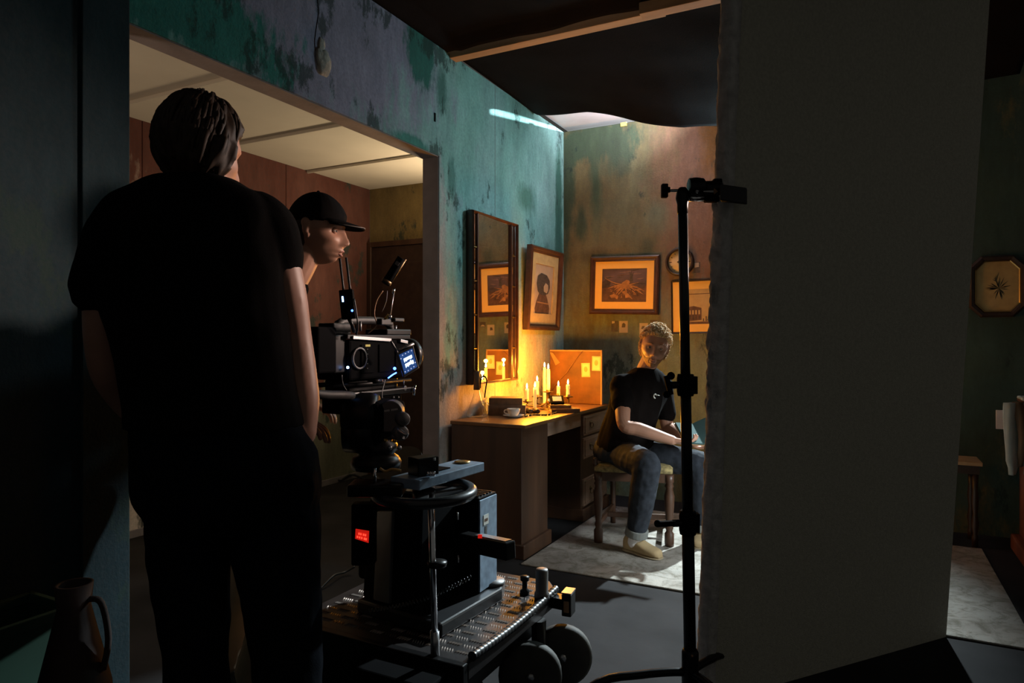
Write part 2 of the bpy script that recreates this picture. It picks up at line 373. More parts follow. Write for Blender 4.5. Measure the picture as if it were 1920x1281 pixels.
    def build(self, name, mats, parent=None, bevel=0.0, kind=None, label=None, cat=None, group=None, local=False, noweld=True):
        off = V((0, 0, 0)) if (parent is None or local) else ORG[parent.name]
        o = bpy.data.objects.new(name, self.mesh(name, mats, off)); COL.objects.link(o)
        if parent is not None: o.parent = parent
        ORG[o.name] = (ORG[parent.name].copy() if (parent is not None and not local) else V((0, 0, 0)))
        if bevel:
            b = o.modifiers.new('edge', 'BEVEL'); b.width = bevel; b.segments = 2; b.limit_method = 'ANGLE'; b.angle_limit = math.radians(50); b.use_clamp_overlap = True
        tag(o, label, cat, group, kind); return o
def tag(o, label=None, cat=None, group=None, kind=None):
    if label: o['label'] = label
    if cat: o['category'] = cat
    if group: o['group'] = group
    if kind: o['kind'] = kind
    return o
def thing(name, label, cat, loc, group=None):
    o = bpy.data.objects.new(name, None); COL.objects.link(o); o.location = loc; o.empty_display_size = 0.1
    ORG[o.name] = V(loc); return tag(o, label, cat, group)
def copy_thing(src, loc, label, group=None, name=None):
    c = src.copy(); COL.objects.link(c); c.location = loc; c['label'] = label; ORG[c.name] = V(loc)
    if group: c['group'] = group
    for ch in list(src.children):
        k = ch.copy(); COL.objects.link(k); k.parent = c
        for g in list(ch.children):
            q = g.copy(); COL.objects.link(q); q.parent = k
    return c
def catmull(pts, rr, sub):
    P = []; R = []
    n = len(pts)
    for i in range(n - 1):
        p0, p1, p2, p3 = pts[max(i - 1, 0)], pts[i], pts[i + 1], pts[min(i + 2, n - 1)]
        for k in range(sub):
            t = k / sub
            P.append(0.5 * ((2 * p1) + (p2 - p0) * t + (2 * p0 - 5 * p1 + 4 * p2 - p3) * t * t + (3 * p1 - p0 - 3 * p2 + p3) * t ** 3))
            tt = t * t * (3 - 2 * t); R.append(rr[i] * (1 - tt) + rr[i + 1] * tt)
    P.append(pts[-1]); R.append(rr[-1]); return P, R
def struct(mb, name, mats, **k): return mb.build(name, mats, kind='structure', **k)

# ------------------------------------------------------------------ the setting
LX, LT = -2.23, 0.11       # left wall face and thickness
BY = 5.26                  # back wall face
O0, O1, OZ = 1.467, 3.385, 2.335
WT = 2.98
struct(MB().box(-6, 6, -3, 9, -0.05, 0), 'floor', 'dark_vinyl')
struct(MB().box(LX - LT, LX, -1.5, O0, 0, WT), 'wall_left_front', 'shaded_teal_plaster')
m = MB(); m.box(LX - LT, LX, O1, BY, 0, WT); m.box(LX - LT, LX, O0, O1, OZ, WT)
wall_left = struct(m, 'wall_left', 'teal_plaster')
# dark painted lining of the opening
m = MB(); m.box(LX - LT - 0.004, LX - 0.004, O1 - 0.006, O1, 0, OZ); m.box(LX - LT - 0.004, LX - 0.004, O0, O1, OZ - 0.006, OZ)
m.box(LX - LT - 0.004, LX - 0.004, O0, O0 + 0.006, 0, OZ)
struct(m, 'trim_1', 'jamb_paint')
m = MB(); m.box(LX, LX + 0.012, O0 - 0.16, O0 - 0.001, 0, WT); struct(m, 'trim_2', 'shaded_teal_plaster', bevel=0.003)
# back wall with its window opening
wx0, wx1, wz0, wz1 = -0.86, 0.45, 0.85, 2.5
m = MB(); m.box(LX - LT, wx0, BY, BY + 0.1, 0, WT); m.box(wx1, 3.2, BY, BY + 0.1, 0, WT); m.box(wx0, wx1, BY, BY + 0.1, 0, wz0); m.box(wx0, wx1, BY, BY + 0.1, wz1, WT)
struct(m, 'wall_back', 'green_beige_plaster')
m = MB(); m.box(wx0, wx1, BY - 0.01, BY + 0.11, wz0 - 0.03, wz0); m.box(wx0, wx1, BY - 0.01, BY + 0.11, wz1 - 0.03, wz1)
m.box(wx0, wx0 + 0.03, BY - 0.01, BY + 0.11, wz0, wz1 - 0.03); m.box(wx1 - 0.03, wx1, BY - 0.01, BY + 0.11, wz0, wz1 - 0.03)
win = struct(m, 'window_1', 'dark_wood')
MB().box(wx0 + 0.03, wx1 - 0.03, BY + 0.05, BY + 0.054, wz0, wz1 - 0.03).build('pane', 'pane_glass', win)
# white ceiling boards over the far end of the set; a slit of 3 cm is open above the back wall
cz = 3.028
ce = struct(MB().box(LX - 0.02, 0.3, 4.40, 4.81, cz, cz + 0.03), 'ceiling', 'white_board')
MB().box(LX - 0.02, 0.3, 4.83, BY + 0.14, cz, cz + 0.03).build('ceiling_board', 'white_board', ce)
MB().box(LX - 0.02, 0.3, 4.805, 4.835, cz + 0.03, cz + 0.04).build('joint_strip', 'black_metal', ce)
MB().box(-1.30, 0.3, BY - 0.002, BY + 0.10, WT, cz).build('ledge', 'green_beige_plaster', ce)
# side room
SX, SY, SZ = -4.1, 5.05, 2.65
m = MB()
wsl = struct(m.box(SX - 0.06, SX, -1.5, 0.35, 0, SZ), 'wall_side_room_left', 'red_plaster')
for a, b in ((0.355, 1.57), (1.575, 2.79), (2.795, 4.01), (4.015, SY)):
    MB().box(SX - 0.06, SX, a, b, 0, SZ).build('wall_panel', 'red_plaster', wsl, bevel=0.002)
wsb = struct(MB().box(SX, LX - LT, SY, SY + 0.06, 0, SZ), 'wall_side_room_back', 'ochre_plaster')
struct(MB().box(SX - 0.06, LX - LT, -1.56, -1.5, 0, SZ), 'wall_side_room_front', 'ochre_plaster')
cs = struct(MB().box(SX - 0.06, LX - LT, -1.5, -0.02, SZ, SZ + 0.04), 'ceiling', 'cream_board')
for k in range(6):
    y0 = -0.02 + 0.857 * k
    MB().box(SX - 0.06, LX - LT, y0 + 0.0003, y0 + 0.8567, SZ, SZ + 0.04).build('ceiling_board', 'cream_board', cs)
for k, yy in enumerate((2.53, 3.417, 4.248, 1.66)):
    struct(MB().box(SX, LX - LT, yy - 0.009, yy + 0.009, SZ - 0.022, SZ), 'trim_%d' % (3 + k), 'cream_board', bevel=0.003)
struct(MB().box(SX, SX + 0.012, 2.2, SY, 0.0, 0.05), 'baseboard_side_room', 'jamb_paint', bevel=0.003)
# door of the side room
dx0 = onY(SY, 701, 600).x
dr = struct(MB().box(dx0, dx0 + 0.86, SY - 0.03, SY, 0.0, 2.10), 'door_1', 'black_wood', bevel=0.004)
m = MB(); m.box(dx0 - 0.05, dx0 - 0.002, SY - 0.045, SY, 0, 2.15); m.box(dx0 - 0.002, dx0 + 0.9, SY - 0.045, SY, 2.103, 2.15); m.build('door_frame', 'dark_wood', dr, bevel=0.003)
MB().box(dx0 + 0.12, dx0 + 0.74, SY - 0.036, SY - 0.03, 0.2, 0.95).build('door_panel', 'black_wood', dr, bevel=0.003)
MB().box(dx0 + 0.12, dx0 + 0.74, SY - 0.036, SY - 0.03, 1.1, 1.95).build('door_panel', 'black_wood', dr, bevel=0.003)
# chipped plaster and crack on the header of the left wall
def blob(c, ru, rv, rd, au, av, ad, seed, n=22, k=6, amp=0.35):
    c = V(c); au, av, ad = V(au), V(av), V(ad); R = []
    for i in range(k + 1):
        t = i / k; rr = math.cos(t * PI / 2) ** 0.6 if i < k else 0.02
        ring = []
        for j in range(n):
            a = 2 * PI * j / n
            w_ = 1 + amp * noise.noise(V((math.cos(a) * 1.3 + seed, math.sin(a) * 1.3, t * 2)))
            ring.append(c + au * ru * math.cos(a) * rr * w_ + av * rv * math.sin(a) * rr * w_ + ad * rd * (t + 0.35 * noise.noise(V((j * .7, i * .9, seed))) * (1 - t) * (i > 0)))
        R.append(ring)
    return R
pc = onX(LX, 606, 118)
m = MB(); m.rings(blob(pc, 0.05, 0.065, 0.022, (0, 1, 0), (0, 0, 1), (1, 0, 0), 3.1), cap0=False)
m.rings(blob(pc + V((0, -0.012, 0.07)), 0.025, 0.045, 0.010, (0, 1, 0), (0, 0, 1), (1, 0, 0), 5.4), cap0=False)
m.build('plaster_lump', 'plaster_raw', wall_left)
pts = [onX(LX, x, y) + V((0.0008, 0, 0)) for x, y in ((593, -20), (597, 20), (594, 45), (590, 75), (591, 95))]
MB().tube(pts, 0.0016, 5, 3).build('crack', 'black_plastic', wall_left)
ps = onX(LX, 815, 220); MB().box(LX, LX + 0.004, ps.y - 0.006, ps.y + 0.006, ps.z - 0.025, ps.z + 0.025).build('slot', 'black_plastic', wall_left)
# seam joints of the plaster boards of the left wall
for yy in (onX(LX, 928, 360).y,):
    MB().box(LX, LX + 0.0015, yy - 0.0012, yy + 0.0012, 0, WT).build('board_joint', 'jamb_paint', wall_left)

# ------------------------------------------------------------------ loose flat, canopy, timbers
def onZ(z, x, y): return W(x, y, (CAM_H - z) * 1280 / (y - 637))
def cam3(lat, d, z): return V((lat * CA - d * SA, lat * SA + d * CA, z))
PL = cam3(0.674, 2.34, 0.0); PR = cam3(1.825, 2.87, 0.0); PV = cam3(0.0116, -0.0855, 1.0); PH = 2.62
pn = (PR - PL).cross(PV).normalized()
if pn.dot(FV) < 0: pn = -pn
PTH = 0.055
fl = thing('stage_flat', 'tall loose dark grey foam flat with ragged edge behind the grip stand', 'panel', PL)
n_u, n_v = 26, 60
m = MB(); vs = []; fs = []
pu = (PR - PL)
for j in range(n_v + 1):
    for i in range(n_u + 1):
        a, b = i / n_u, j / n_v
        vs.append(PL + pu * a + PV * (PH * b))
for j in range(n_v):
    for i in range(n_u): k = j * (n_u + 1) + i; fs.append((k, k + 1, k + n_u + 2, k + n_u + 1))
m.add(vs, fs); f2 = MB()
f2.hexa([PL + pn * 0.004, PR + pn * 0.004, PR + pn * PTH, PL + pn * PTH], [q + PV * PH for q in (PL + pn * 0.004, PR + pn * 0.004, PR + pn * PTH, PL + pn * PTH)])
f2.add(vs, fs)
f2.build('board', 'foam_panel', fl)
# ragged foam edge
m = MB(); R = []
ud = pu.normalized()
for j in range(261):
    b = j / 260; z = b * PH
    def nn(f, s): return noise.noise(V((z * f, s, 0)))
    rag = 1.0 if 1.0 < z < 1.75 else 0.45
    ring = []
    for q in range(9):
        t = q / 8
        dep = PTH * (t * 1.0) - 0.006
        e = -0.014 - 0.011 * math.sin(PI * t) - rag * (0.018 * abs(nn(17, q * 0.45)) + 0.009 * nn(45, q * .8 + 3)) + 0.004 * nn(3, 9)
        ring.append(PL + PV * z + pn * dep + ud * e)
    ring += [PL + PV * z + pn * (PTH - 0.006) + ud * 0.02, PL + PV * z + pn * (-0.006 - 0.004 * abs(nn(22, 7))) + ud * (0.02 + 0.006 * nn(9, 4))]
    R.append(ring)
m.rings(R); m.build('torn_edge', 'foam_edge', fl)

# timbers across the top of the set
tb = MB(); tb.box(LX - 0.05, -0.93, 3.50, 3.575, 2.955, 3.0); tb.build('timber_beam', 'raw_timber', bevel=0.003, label='long raw timber beam under the black canopy hem', cat='beam')
tb = MB(); tb.box(-1.03, 0.6, 3.42, 3.498, 2.925, 2.985); tb.build('timber_beam', 'raw_timber', bevel=0.003, label='second thicker timber lapped onto the long beam beside the foam flat', cat='beam')
# near canopy: hem hangs a little over the near side of the beam
def sheet(fn, nu, nv, name, mat, **k):
    vs = [fn(i / nu, j / nv) for j in range(nv + 1) for i in range(nu + 1)]; fs = []
    for j in range(nv):
        for i in range(nu): q = j * (nu + 1) + i; fs.append((q, q + 1, q + nu + 2, q + nu + 1))
    o = MB().add(vs, fs, True).build(name, mat, **k)
    s = o.modifiers.new('thickness', 'SOLIDIFY'); s.thickness = 0.004; return o
def canopy_near(a, b):
    x = LX - 0.08 + a * 3.4; y = 0.9 + b * 2.585
    z = 3.03 + 0.01 * noise.noise(V((x * 3, y * 3, 0))) - 0.05 * math.sin(PI * b) * math.sin(PI * a)
    if b > 0.985: z = 2.985 + 0.012 * noise.noise(V((x * 4.0, 3.3, 0))) + 0.01 * math.sin(x * 9)
    if x < LX + 0.05: z = 2.99
    return V((x, y, z))
sheet(canopy_near, 80, 70, 'black_canopy', 'black_cloth', label='black cloth canopy stretched overhead in front of the raw timber beam', cat='cloth')
def canopy_far(a, b):
    x = LX + 0.0 + a * 3.0; y = 3.58 + b * 1.10
    kx = (0, 0.43, 0.83, 1.13, 1.38, 1.9, 3.0); ks = (0.02, 0.088, 0.21, 0.29, 0.32, 0.30, 0.26); D_ = a * 3.0
    i = max(q for q in range(6) if kx[q] <= D_ + 1e-9); t = (D_ - kx[i]) / (kx[i + 1] - kx[i]); sag = -(ks[i] + (ks[i + 1] - ks[i]) * t) * b ** 1.2
    fold = 0.018 * b * math.sin(a * 22 + b * 4) * math.exp(-a * 3.0) + 0.012 * noise.noise(V((a * 7 - b * 3, b * 3, 1)))
    z = 2.995 + sag + fold * (1 if a > 0.01 else 0)
    return V((x, y - 0.0 * a, z))
sheet(canopy_far, 90, 40, 'black_canopy', 'black_cloth', label='black cloth sagging below the white ceiling behind the timber beam', cat='cloth')
tp = onY(BY, 1170, 231)
MB().box(tp.x - 0.025, tp.x + 0.025, BY - 0.012, BY - 0.0, 2.955, 2.985).build('gaffer_tape', 'tape_yellow', label='scrap of yellow tape stuck at the top of the far wall', cat='tape')

# ------------------------------------------------------------------ rug
def rugf(a, b):
    x = -1.78 + a * 3.3; y = 3.385 + b * 1.75
    return V((x, y, 0.009 + 0.0015 * noise.noise(V((x * 6, y * 6, 0)))))
m = MB(); m.box(-1.692, 0.62, 3.385, 4.88, 0.001, 0.010); m.build('rug', 'worn_rug', bevel=0.004, label='worn pale grey rug under the chair of the seated man', cat='rug')

# ------------------------------------------------------------------ desk
DZ = 0.766; DX = -1.72; DB = -2.20
desk = thing('writing_desk', 'brown wooden pedestal desk along the teal wall carrying the lit candles', 'desk', (-1.96, 4.2, 0))
MB().box(DB, DX + 0.02, 3.455, 4.93, DZ - 0.022, DZ).build('desktop', 'desk_top_wood', desk, bevel=0.004)
m = MB(); m.box(DB, DX - 0.01, 3.47, 3.83, 0.07, DZ - 0.022); m.build('pedestal', 'desk_wood', desk, bevel=0.003)
m = MB(); m.box(DB, DX + 0.012, 3.458, 3.845, 0.0, 0.085); m.build('plinth', 'desk_wood', desk, bevel=0.006)
m = MB(); m.box(DB, DX - 0.01, 4.38, 4.90, 0.07, DZ - 0.022); m.build('pedestal', 'desk_wood', desk, bevel=0.003)
m = MB(); m.box(DB, DX + 0.012, 4.37, 4.915, 0.0, 0.085); m.build('plinth', 'desk_wood', desk, bevel=0.006)
MB().box(-2.16, -2.14, 3.83, 4.38, 0.25, DZ - 0.022).build('back_panel', 'desk_wood', desk)
m = MB(); m.box(DX - 0.03, DX - 0.008, 3.83, 4.38, 0.655, DZ - 0.022); m.build('apron', 'drawer_wood', desk, bevel=0.003)
for z0, z1 in ((0.585, 0.725), (0.425, 0.57), (0.10, 0.285)):
    m = MB(); m.box(DX - 0.02, DX + 0.004, 4.40, 4.88, z0, z1)
    d = m.build('drawer', 'drawer_wood', desk, bevel=0.003)
    m = MB()
    for q in ((4.42, 4.86, z0 + 0.016, z0 + 0.022), (4.42, 4.86, z1 - 0.022, z1 - 0.016), (4.42, 4.426, z0 + 0.016, z1 - 0.016), (4.854, 4.86, z0 + 0.016, z1 - 0.016)):
        m.box(DX + 0.004, DX + 0.009, *q)
    m.build('drawer_moulding', 'drawer_wood', d)
    zc = (z0 + z1) / 2
    for yc in (4.53,):
        m = MB(); m.lathe([(0.0, 0.0), (0.016, 0.0), (0.016, 0.003), (0.006, 0.006), (0.006, 0.014), (0.0, 0.016)], (DX + 0.004, yc, zc + 0.012), (1, 0, 0), 12)
        ring = [V((DX + 0.016 + 0.004 * math.sin(a), yc + 0.018 * math.sin(a), zc - 0.006 - 0.018 * math.cos(a))) for a in [2 * PI * k / 18 for k in range(18)]]
        m.tube(ring, 0.0028, 6, closed=True); m.build('ring_pull', 'dark_brass', d)
MB().box(DX - 0.12, DX - 0.011, 4.40, 4.88, 0.296, 0.415).build('pigeonhole_shade', 'black_wood', desk)  # solid dark block in place of the shade inside an open gap

# ------------------------------------------------------------------ pictures
def basis(o, u, n):
    u = V(u).normalized(); n = V(n).normalized(); v = n.cross(u) if n.cross(u).z > 0 else u.cross(n)
    return lambda a, b, c=0.0: V(o) + u * a + v * b + n * c
def quadbox(m, P, a0, a1, b0, b1, c0, c1):
    m.hexa([P(a0, b0, c0), P(a1, b0, c0), P(a1, b1, c0), P(a0, b1, c0)], [P(a0, b0, c1), P(a1, b0, c1), P(a1, b1, c1), P(a0, b1, c1)])
def frame_mb(P, w, h, fw, d0, d1, inner=None):
    """four mitred mouldings with a stepped profile"""
    out = []
    prof = [(0, d0), (0, d1 * 0.75), (fw * 0.25, d1), (fw * 0.55, d1 * 0.9), (fw * 0.7, d1 * 0.6), (fw, d1 * 0.55), (fw, d0)]
    cs = [(0, 0, 1, 1), (w, 0, -1, 1), (w, h, -1, -1), (0, h, 1, -1)]
    for k in range(4):
        A, B = cs[k], cs[(k + 1) % 4]
        R = [[P(q[0] + q[2] * e, q[1] + q[3] * e, c) for e, c in prof] for q in (A, B)]
        out.append(MB().rings(R, smooth=False))
    return out
def picture(name, label, cat, P, w, h, fw, depth, frame_mat, group=None, mat_mat=None, mw=0.05, back='paper'):
    t = thing(name, label, cat, P(w / 2, 0, 0), group)
    for q in frame_mb(P, w, h, fw, 0.0, depth): q.build('frame_moulding', frame_mat, t)
    if mat_mat:
        m = MB(); a, b = fw * 0.9, fw * 0.9 + mw
        for r in ((a, w - a, a, b), (a, w - a, h - b, h - a), (a, b, b, h - b), (w - b, w - a, b, h - b)): quadbox(m, P, *r, depth * 0.3, depth * 0.42)
        m.build('mount', mat_mat, t)
    return t

# landscape print on the far wall
c = [onY(BY - 0.02, *q) for q in ((1105, 590), (1234, 588), (1105, 482), (1234, 477))]
x0, x1 = c[0].x, c[1].x; z0, z1 = (c[0].z + c[1].z) / 2, (c[2].z + c[3].z) / 2
tilt = math.radians(-1.6)
Pa = basis((x0, BY, z0 + 0.006), (math.cos(tilt), 0, math.sin(tilt)), (0, -1, 0))
w_, h_ = x1 - x0, z1 - z0
t = picture('framed_landscape', 'dark framed landscape print in a glowing cream mount above two small photos', 'picture', Pa, w_, h_, 0.042, 0.034, 'frame_wood', None, 'mat_paper', 0.062)
iw, ih = w_ - 2 * 0.098, h_ - 2 * 0.098
def PI_(a, b, c=0): return Pa(0.098 + a * iw, 0.098 + b * ih, 0.0095 + c)
m = MB(); m.mat = 0; quadbox(m, PI_, -0.02, 1.02, -0.02, 1.02, -0.004, 0.0)
def shape(m, P, mat, pts, lift): m.mat = mat; m.prism([P(a, b, lift) for a, b in pts], (0, -0.0004, 0))
rnd = random.Random(3)
shape(m, PI_, 1, [(0, 0), (1, 0), (1, 0.50), (0.86, 0.44), (0.7, 0.50), (0.5, 0.58), (0.3, 0.50), (0.15, 0.46), (0, 0.55)], 0.0006)
shape(m, PI_, 2, [(0, 0.42), (0.18, 0.44), (0.2, 0.6), (0.13, 0.66), (0.1, 0.72), (0.05, 0.62), (0, 0.62)], 0.0012)
for k in range(110):  # painted strokes: roots and boughs spreading from the fallen trunk, ground and grass
    an = rnd.uniform(-0.25, PI + 0.25); r0_ = rnd.uniform(0.05, 0.5); ca_, sa_ = math.cos(an), -abs(math.sin(an)) * 0.8 + 0.1
    a, b_ = 0.5 + r0_ * ca_, 0.46 + r0_ * sa_; l = rnd.uniform(0.04, 0.13); th = rnd.uniform(0.006, 0.017); bend = rnd.uniform(-0.03, 0.03)
    if not (0.06 < a < 0.94 and 0.06 < b_ < 0.62): continue
    na, nb = -sa_, ca_
    shape(m, PI_, rnd.choice((3, 3, 1, 2, 2, 4)), [(a - ca_ * l / 2, b_ - sa_ * l / 2), (a + na * th + bend, b_ + nb * th), (a + ca_ * l / 2, b_ + sa_ * l / 2), (a - na * th + bend, b_ - nb * th)], 0.0016 + 0.00001 * k)
for k in range(14):  # cloud strokes
    a, b_ = rnd.uniform(0.1, 0.9), rnd.uniform(0.68, 0.95); l = rnd.uniform(0.06, 0.16); th = rnd.uniform(0.01, 0.03)
    shape(m, PI_, rnd.choice((4, 1, 0, 6)), [(max(.01, a - l), b_ - .01), (a, b_ - th), (min(.99, a + l), b_ + .02), (a, b_ + th)], 0.0008 + 0.00001 * k)
for k in range(22):   # pale roots curling out of the stump
    an = PI * (1.03 + 0.94 * ((k * 7) % 22) / 21) + rnd.uniform(-.08, .08); l = rnd.uniform(0.22, 0.50); bend = rnd.uniform(-0.5, 0.5); L1, L2 = [], []
    for tt in (0, 0.3, 0.6, 0.85, 1.0):
        a_ = an + bend * tt; r_ = 0.06 + l * tt; x_, y_ = 0.52 + r_ * math.cos(a_), 0.52 + 0.85 * r_ * math.sin(a_) + 0.10 * tt
        ww = 0.022 * (1 - tt) + 0.004; L1.append((min(.97, max(.03, x_ - math.sin(a_) * ww)), min(.95, max(.03, y_ + math.cos(a_) * ww)))); L2.append((min(.97, max(.03, x_ + math.sin(a_) * ww)), min(.95, max(.03, y_ - math.cos(a_) * ww))))
    shape(m, PI_, (3, 5, 3, 2, 3)[k % 5], L1 + L2[::-1], 0.0030 + 0.00002 * k)
shape(m, PI_, 3, [(0.40, 0.44), (0.46, 0.58), (0.56, 0.66), (0.64, 0.62), (0.60, 0.50), (0.50, 0.42)], 0.0035)
shape(m, PI_, 4, [(0.62, 0.60), (0.63, 0.80), (0.60, 0.95), (0.645, 0.82), (0.655, 0.98), (0.67, 0.82), (0.72, 0.9), (0.685, 0.76), (0.70, 0.62)], 0.0036)
for q in (((0.45, 0.30), (0.52, 0.34), (0.64, 0.2), (0.7, 0.08), (0.62, 0.14), (0.54, 0.12), (0.53, 0.22)), ((0.18, 0.2), (0.28, 0.24), (0.38, 0.18), (0.36, 0.08), (0.3, 0.13), (0.22, 0.12)), ((0.70, 0.42), (0.82, 0.36), (0.94, 0.22), (0.84, 0.28))):
    shape(m, PI_, 5, q, 0.0042)
m.build('print', ['print_sky', 'print_brown', 'print_dark', 'print_gold', 'photo_dark', 'print_gold', 'print_cloud'], t)

# portrait on the left wall, its lower edge hanging out from the wall
pa = onX(LX + 0.05, 990, 459); pb = onX(LX + 0.05, 1051, 474); pc_ = onX(LX + 0.05, 1049, 620); pd = onX(LX + 0.05, 991, 618)
w_ = (pb.y + pc_.y) / 2 - (pa.y + pd.y) / 2; h_ = (pa.z + pb.z) / 2 - (pd.z + pc_.z) / 2
Pb = basis((LX + 0.001, (pa.y + pd.y) / 2, (pd.z + pc_.z) / 2), (0, 1, 0), (1, 0, 0))
Pb0 = Pb
def Pb(a, b, c=0.0): return Pb0(a, b, c + 0.035 * b / h_ + 0.004)
t = picture('framed_portrait', 'brown framed old portrait print beside the tall mirror', 'picture', Pb, w_, h_, 0.045, 0.05, 'frame_wood', None, 'print_ochre', 0.085)
m = MB()
for side in (0.012, w_ - 0.012):
    for k in range(34):
        b = 0.02 + (h_ - 0.04) * k / 33; m.sphere(Pb(side, b, 0.045), 0.005, 6, 4)
m.build('bead_ornament', 'frame_wood', t, kind='stuff')
iw, ih = w_ - 0.25, h_ - 0.25
def PP(a, b, c=0): return Pb(0.125 + a * iw, 0.125 + b * ih, 0.014 + c)
m = MB(); quadbox(m, PP, -0.02, 1.02, -0.02, 1.02, -0.004, 0.0)
def shapex(m, P, mat, pts, lift): m.mat = mat; m.prism([P(a, b, lift) for a, b in pts], (0.0004, 0, 0))
shapex(m, PP, 1, [(0.12, 0.0), (0.85, 0.0), (0.88, 0.12), (0.75, 0.3), (0.62, 0.44), (0.3, 0.44), (0.15, 0.25), (0.08, 0.1)], 0.0006)
shapex(m, PP, 2, [(0.2, 0.45), (0.12, 0.6), (0.16, 0.76), (0.35, 0.83), (0.65, 0.8), (0.82, 0.7), (0.85, 0.55), (0.75, 0.42), (0.5, 0.38), (0.32, 0.4)], 0.0014)
shapex(m, PP, 3, [(0.52, 0.46), (0.50, 0.56), (0.60, 0.64), (0.74, 0.6), (0.76, 0.5), (0.68, 0.43)], 0.0022)
shapex(m, PP, 4, [(0.18, 0.22), (0.8, 0.2), (0.8, 0.225), (0.18, 0.245)], 0.0022)
m.build('print', ['print_white', 'print_brown', 'photo_dark', 'print_white', 'print_gold'], t)

# engraving of a building, partly behind the stand and the foam flat
c = [onY(BY - 0.015, *q) for q in ((1259, 626), (1259, 527))]
x0 = c[0].x; z0, z1 = c[0].z, c[1].z; x1 = x0 + 0.50
Pe = basis((x0, BY, z0), (1, 0, 0.012), (0, -1, 0))
w_, h_ = x1 - x0, z1 - z0
t = picture('framed_engraving', 'thin framed amber engraving of a building half hidden behind the foam flat', 'picture', Pe, w_, h_, 0.012, 0.022, 'black_wood', None, 'mat_paper', 0.06)
iw, ih = w_ - 0.14, h_ - 0.14
def PE(a, b, c=0): return Pe(0.07 + a * iw, 0.07 + b * ih, 0.0065 + c)
m = MB(); quadbox(m, PE, -0.01, 1.01, -0.01, 1.01, -0.003, 0.0)
def rect(m, P, mat, a0, a1, b0, b1, lift): shape(m, P, mat, [(a0, b0), (a1, b0), (a1, b1), (a0, b1)], lift)
rect(m, PE, 1, 0, 1, 0.0, 0.07, 0.0004); rect(m, PE, 1, 0.0, 1.0, 0.85, 0.87, 0.0004)
shape(m, PE, 1, [(0.02, 0.07), (0.02, 0.40), (0.10, 0.48), (0.28, 0.52), (0.44, 0.46), (0.44, 0.12)], 0.0004)
for k in range(6):
    rect(m, PE, 0, 0.05 + k * 0.065, 0.085 + k * 0.065, 0.28, 0.40, 0.0010); rect(m, PE, 2, 0.06 + k * 0.065, 0.08 + k * 0.065, 0.14, 0.24, 0.0010)
shape(m, PE, 2, [(0.0, 0.35), (0.03, 0.55), (0.08, 0.6), (0.12, 0.48), (0.06, 0.38)], 0.0014)
for k in range(9): rect(m, PE, 2, 0.47 + k * 0.055, 0.49 + k * 0.055, 0.08, 0.16 + 0.06 * ((k * 7) % 3), 0.0008)
shape(m, PE, 2, [(0.55, 0.10), (0.6, 0.26), (0.7, 0.32), (0.85, 0.34), (0.95, 0.2), (0.95, 0.1)], 0.0006)
m.build('print', ['print_ochre', 'print_brown', 'print_dark'], t)

# small photographs pinned to the far wall
def small_photo(px, py, wpx, hpx, light_one, label, fig):
    o = onY(BY - 0.002, px, py + hpx); e = onY(BY - 0.002, px + wpx, py + hpx); tpz = onY(BY - 0.002, px, py).z
    P = basis((o.x, BY - 0.0005, o.z), (1, 0, 0), (0, -1, 0)); w_, h_ = e.x - o.x, tpz - o.z
    m = MB(); quadbox(m, P, 0, w_, 0, h_, 0.0, 0.0015)
    m.mat = 1
    for q in fig: m.prism([P(a * w_, b * h_, 0.0016) for a, b in q], (0, -0.0004, 0))
    return m.build('small_photo', ['photo_light', 'photo_dark'] if light_one else ['photo_dark', 'photo_light'], label=label, cat='photo')
small_photo(1146, 602, 13, 20, False, 'small dark photo of a figure under the framed landscape, first of the pinned photos', [[(0.1, 0.75), (0.5, 0.8), (0.5, 0.98), (0.1, 0.98)]])
small_photo(1161, 602, 16, 22, True, 'small pale photo with a dark head under the framed landscape', [[(0.3, 0.45), (0.7, 0.45), (0.75, 0.7), (0.55, 0.85), (0.35, 0.75)]])
small_photo(1199, 606, 16, 22, True, 'small pale photo half hidden behind the blond hair of the seated man', [[(0.2, 0.5), (0.6, 0.45), (0.6, 0.75), (0.3, 0.75)]])
small_photo(1219, 600, 13, 10, False, 'small dark photo just above the blond head of the seated man', [[(0.1, 0.1), (0.9, 0.1), (0.6, 0.45), (0.3, 0.4)]])
small_photo(1300, 492, 13, 20, False, 'small dark photo between the grip stand and the foam flat', [[(0.2, 0.5), (0.8, 0.55), (0.8, 0.95), (0.1, 0.95)]])

# wall clock
cc = onY(BY - 0.02, 1274, 491); rr = (cc.z - onY(BY - 0.02, 1274, 518).z)
ck = thing('wall_clock', 'round wall clock with dark rim and cream face behind the grip stand', 'clock', (cc.x, BY, cc.z - rr))
MB().lathe([(rr * 0.8, 0), (rr, 0.0), (rr, 0.02), (rr * 0.93, 0.034), (rr * 0.84, 0.034), (rr * 0.8, 0.02)], (cc.x, BY, cc.z), (0, -1, 0), 40, closed=True).build('rim', 'black_wood', ck)
MB().lathe([(0.0, 0.0), (rr * 0.82, 0.0), (rr * 0.82, 0.012), (0.0, 0.012)], (cc.x, BY, cc.z), (0, -1, 0), 40).build('dial', 'clock_face', ck)
for k in range(12):
    m = MB(); a = 2 * PI * k / 12; l = 0.09 if k % 3 else 0.16
    m.obox((cc.x + math.sin(a) * rr * 0.64, BY - 0.0125, cc.z + math.cos(a) * rr * 0.64), (0.006, 0.002, rr * l), (math.cos(a), 0, -math.sin(a)), (0, 1, 0)); m.build('hour_mark', 'photo_dark', ck)
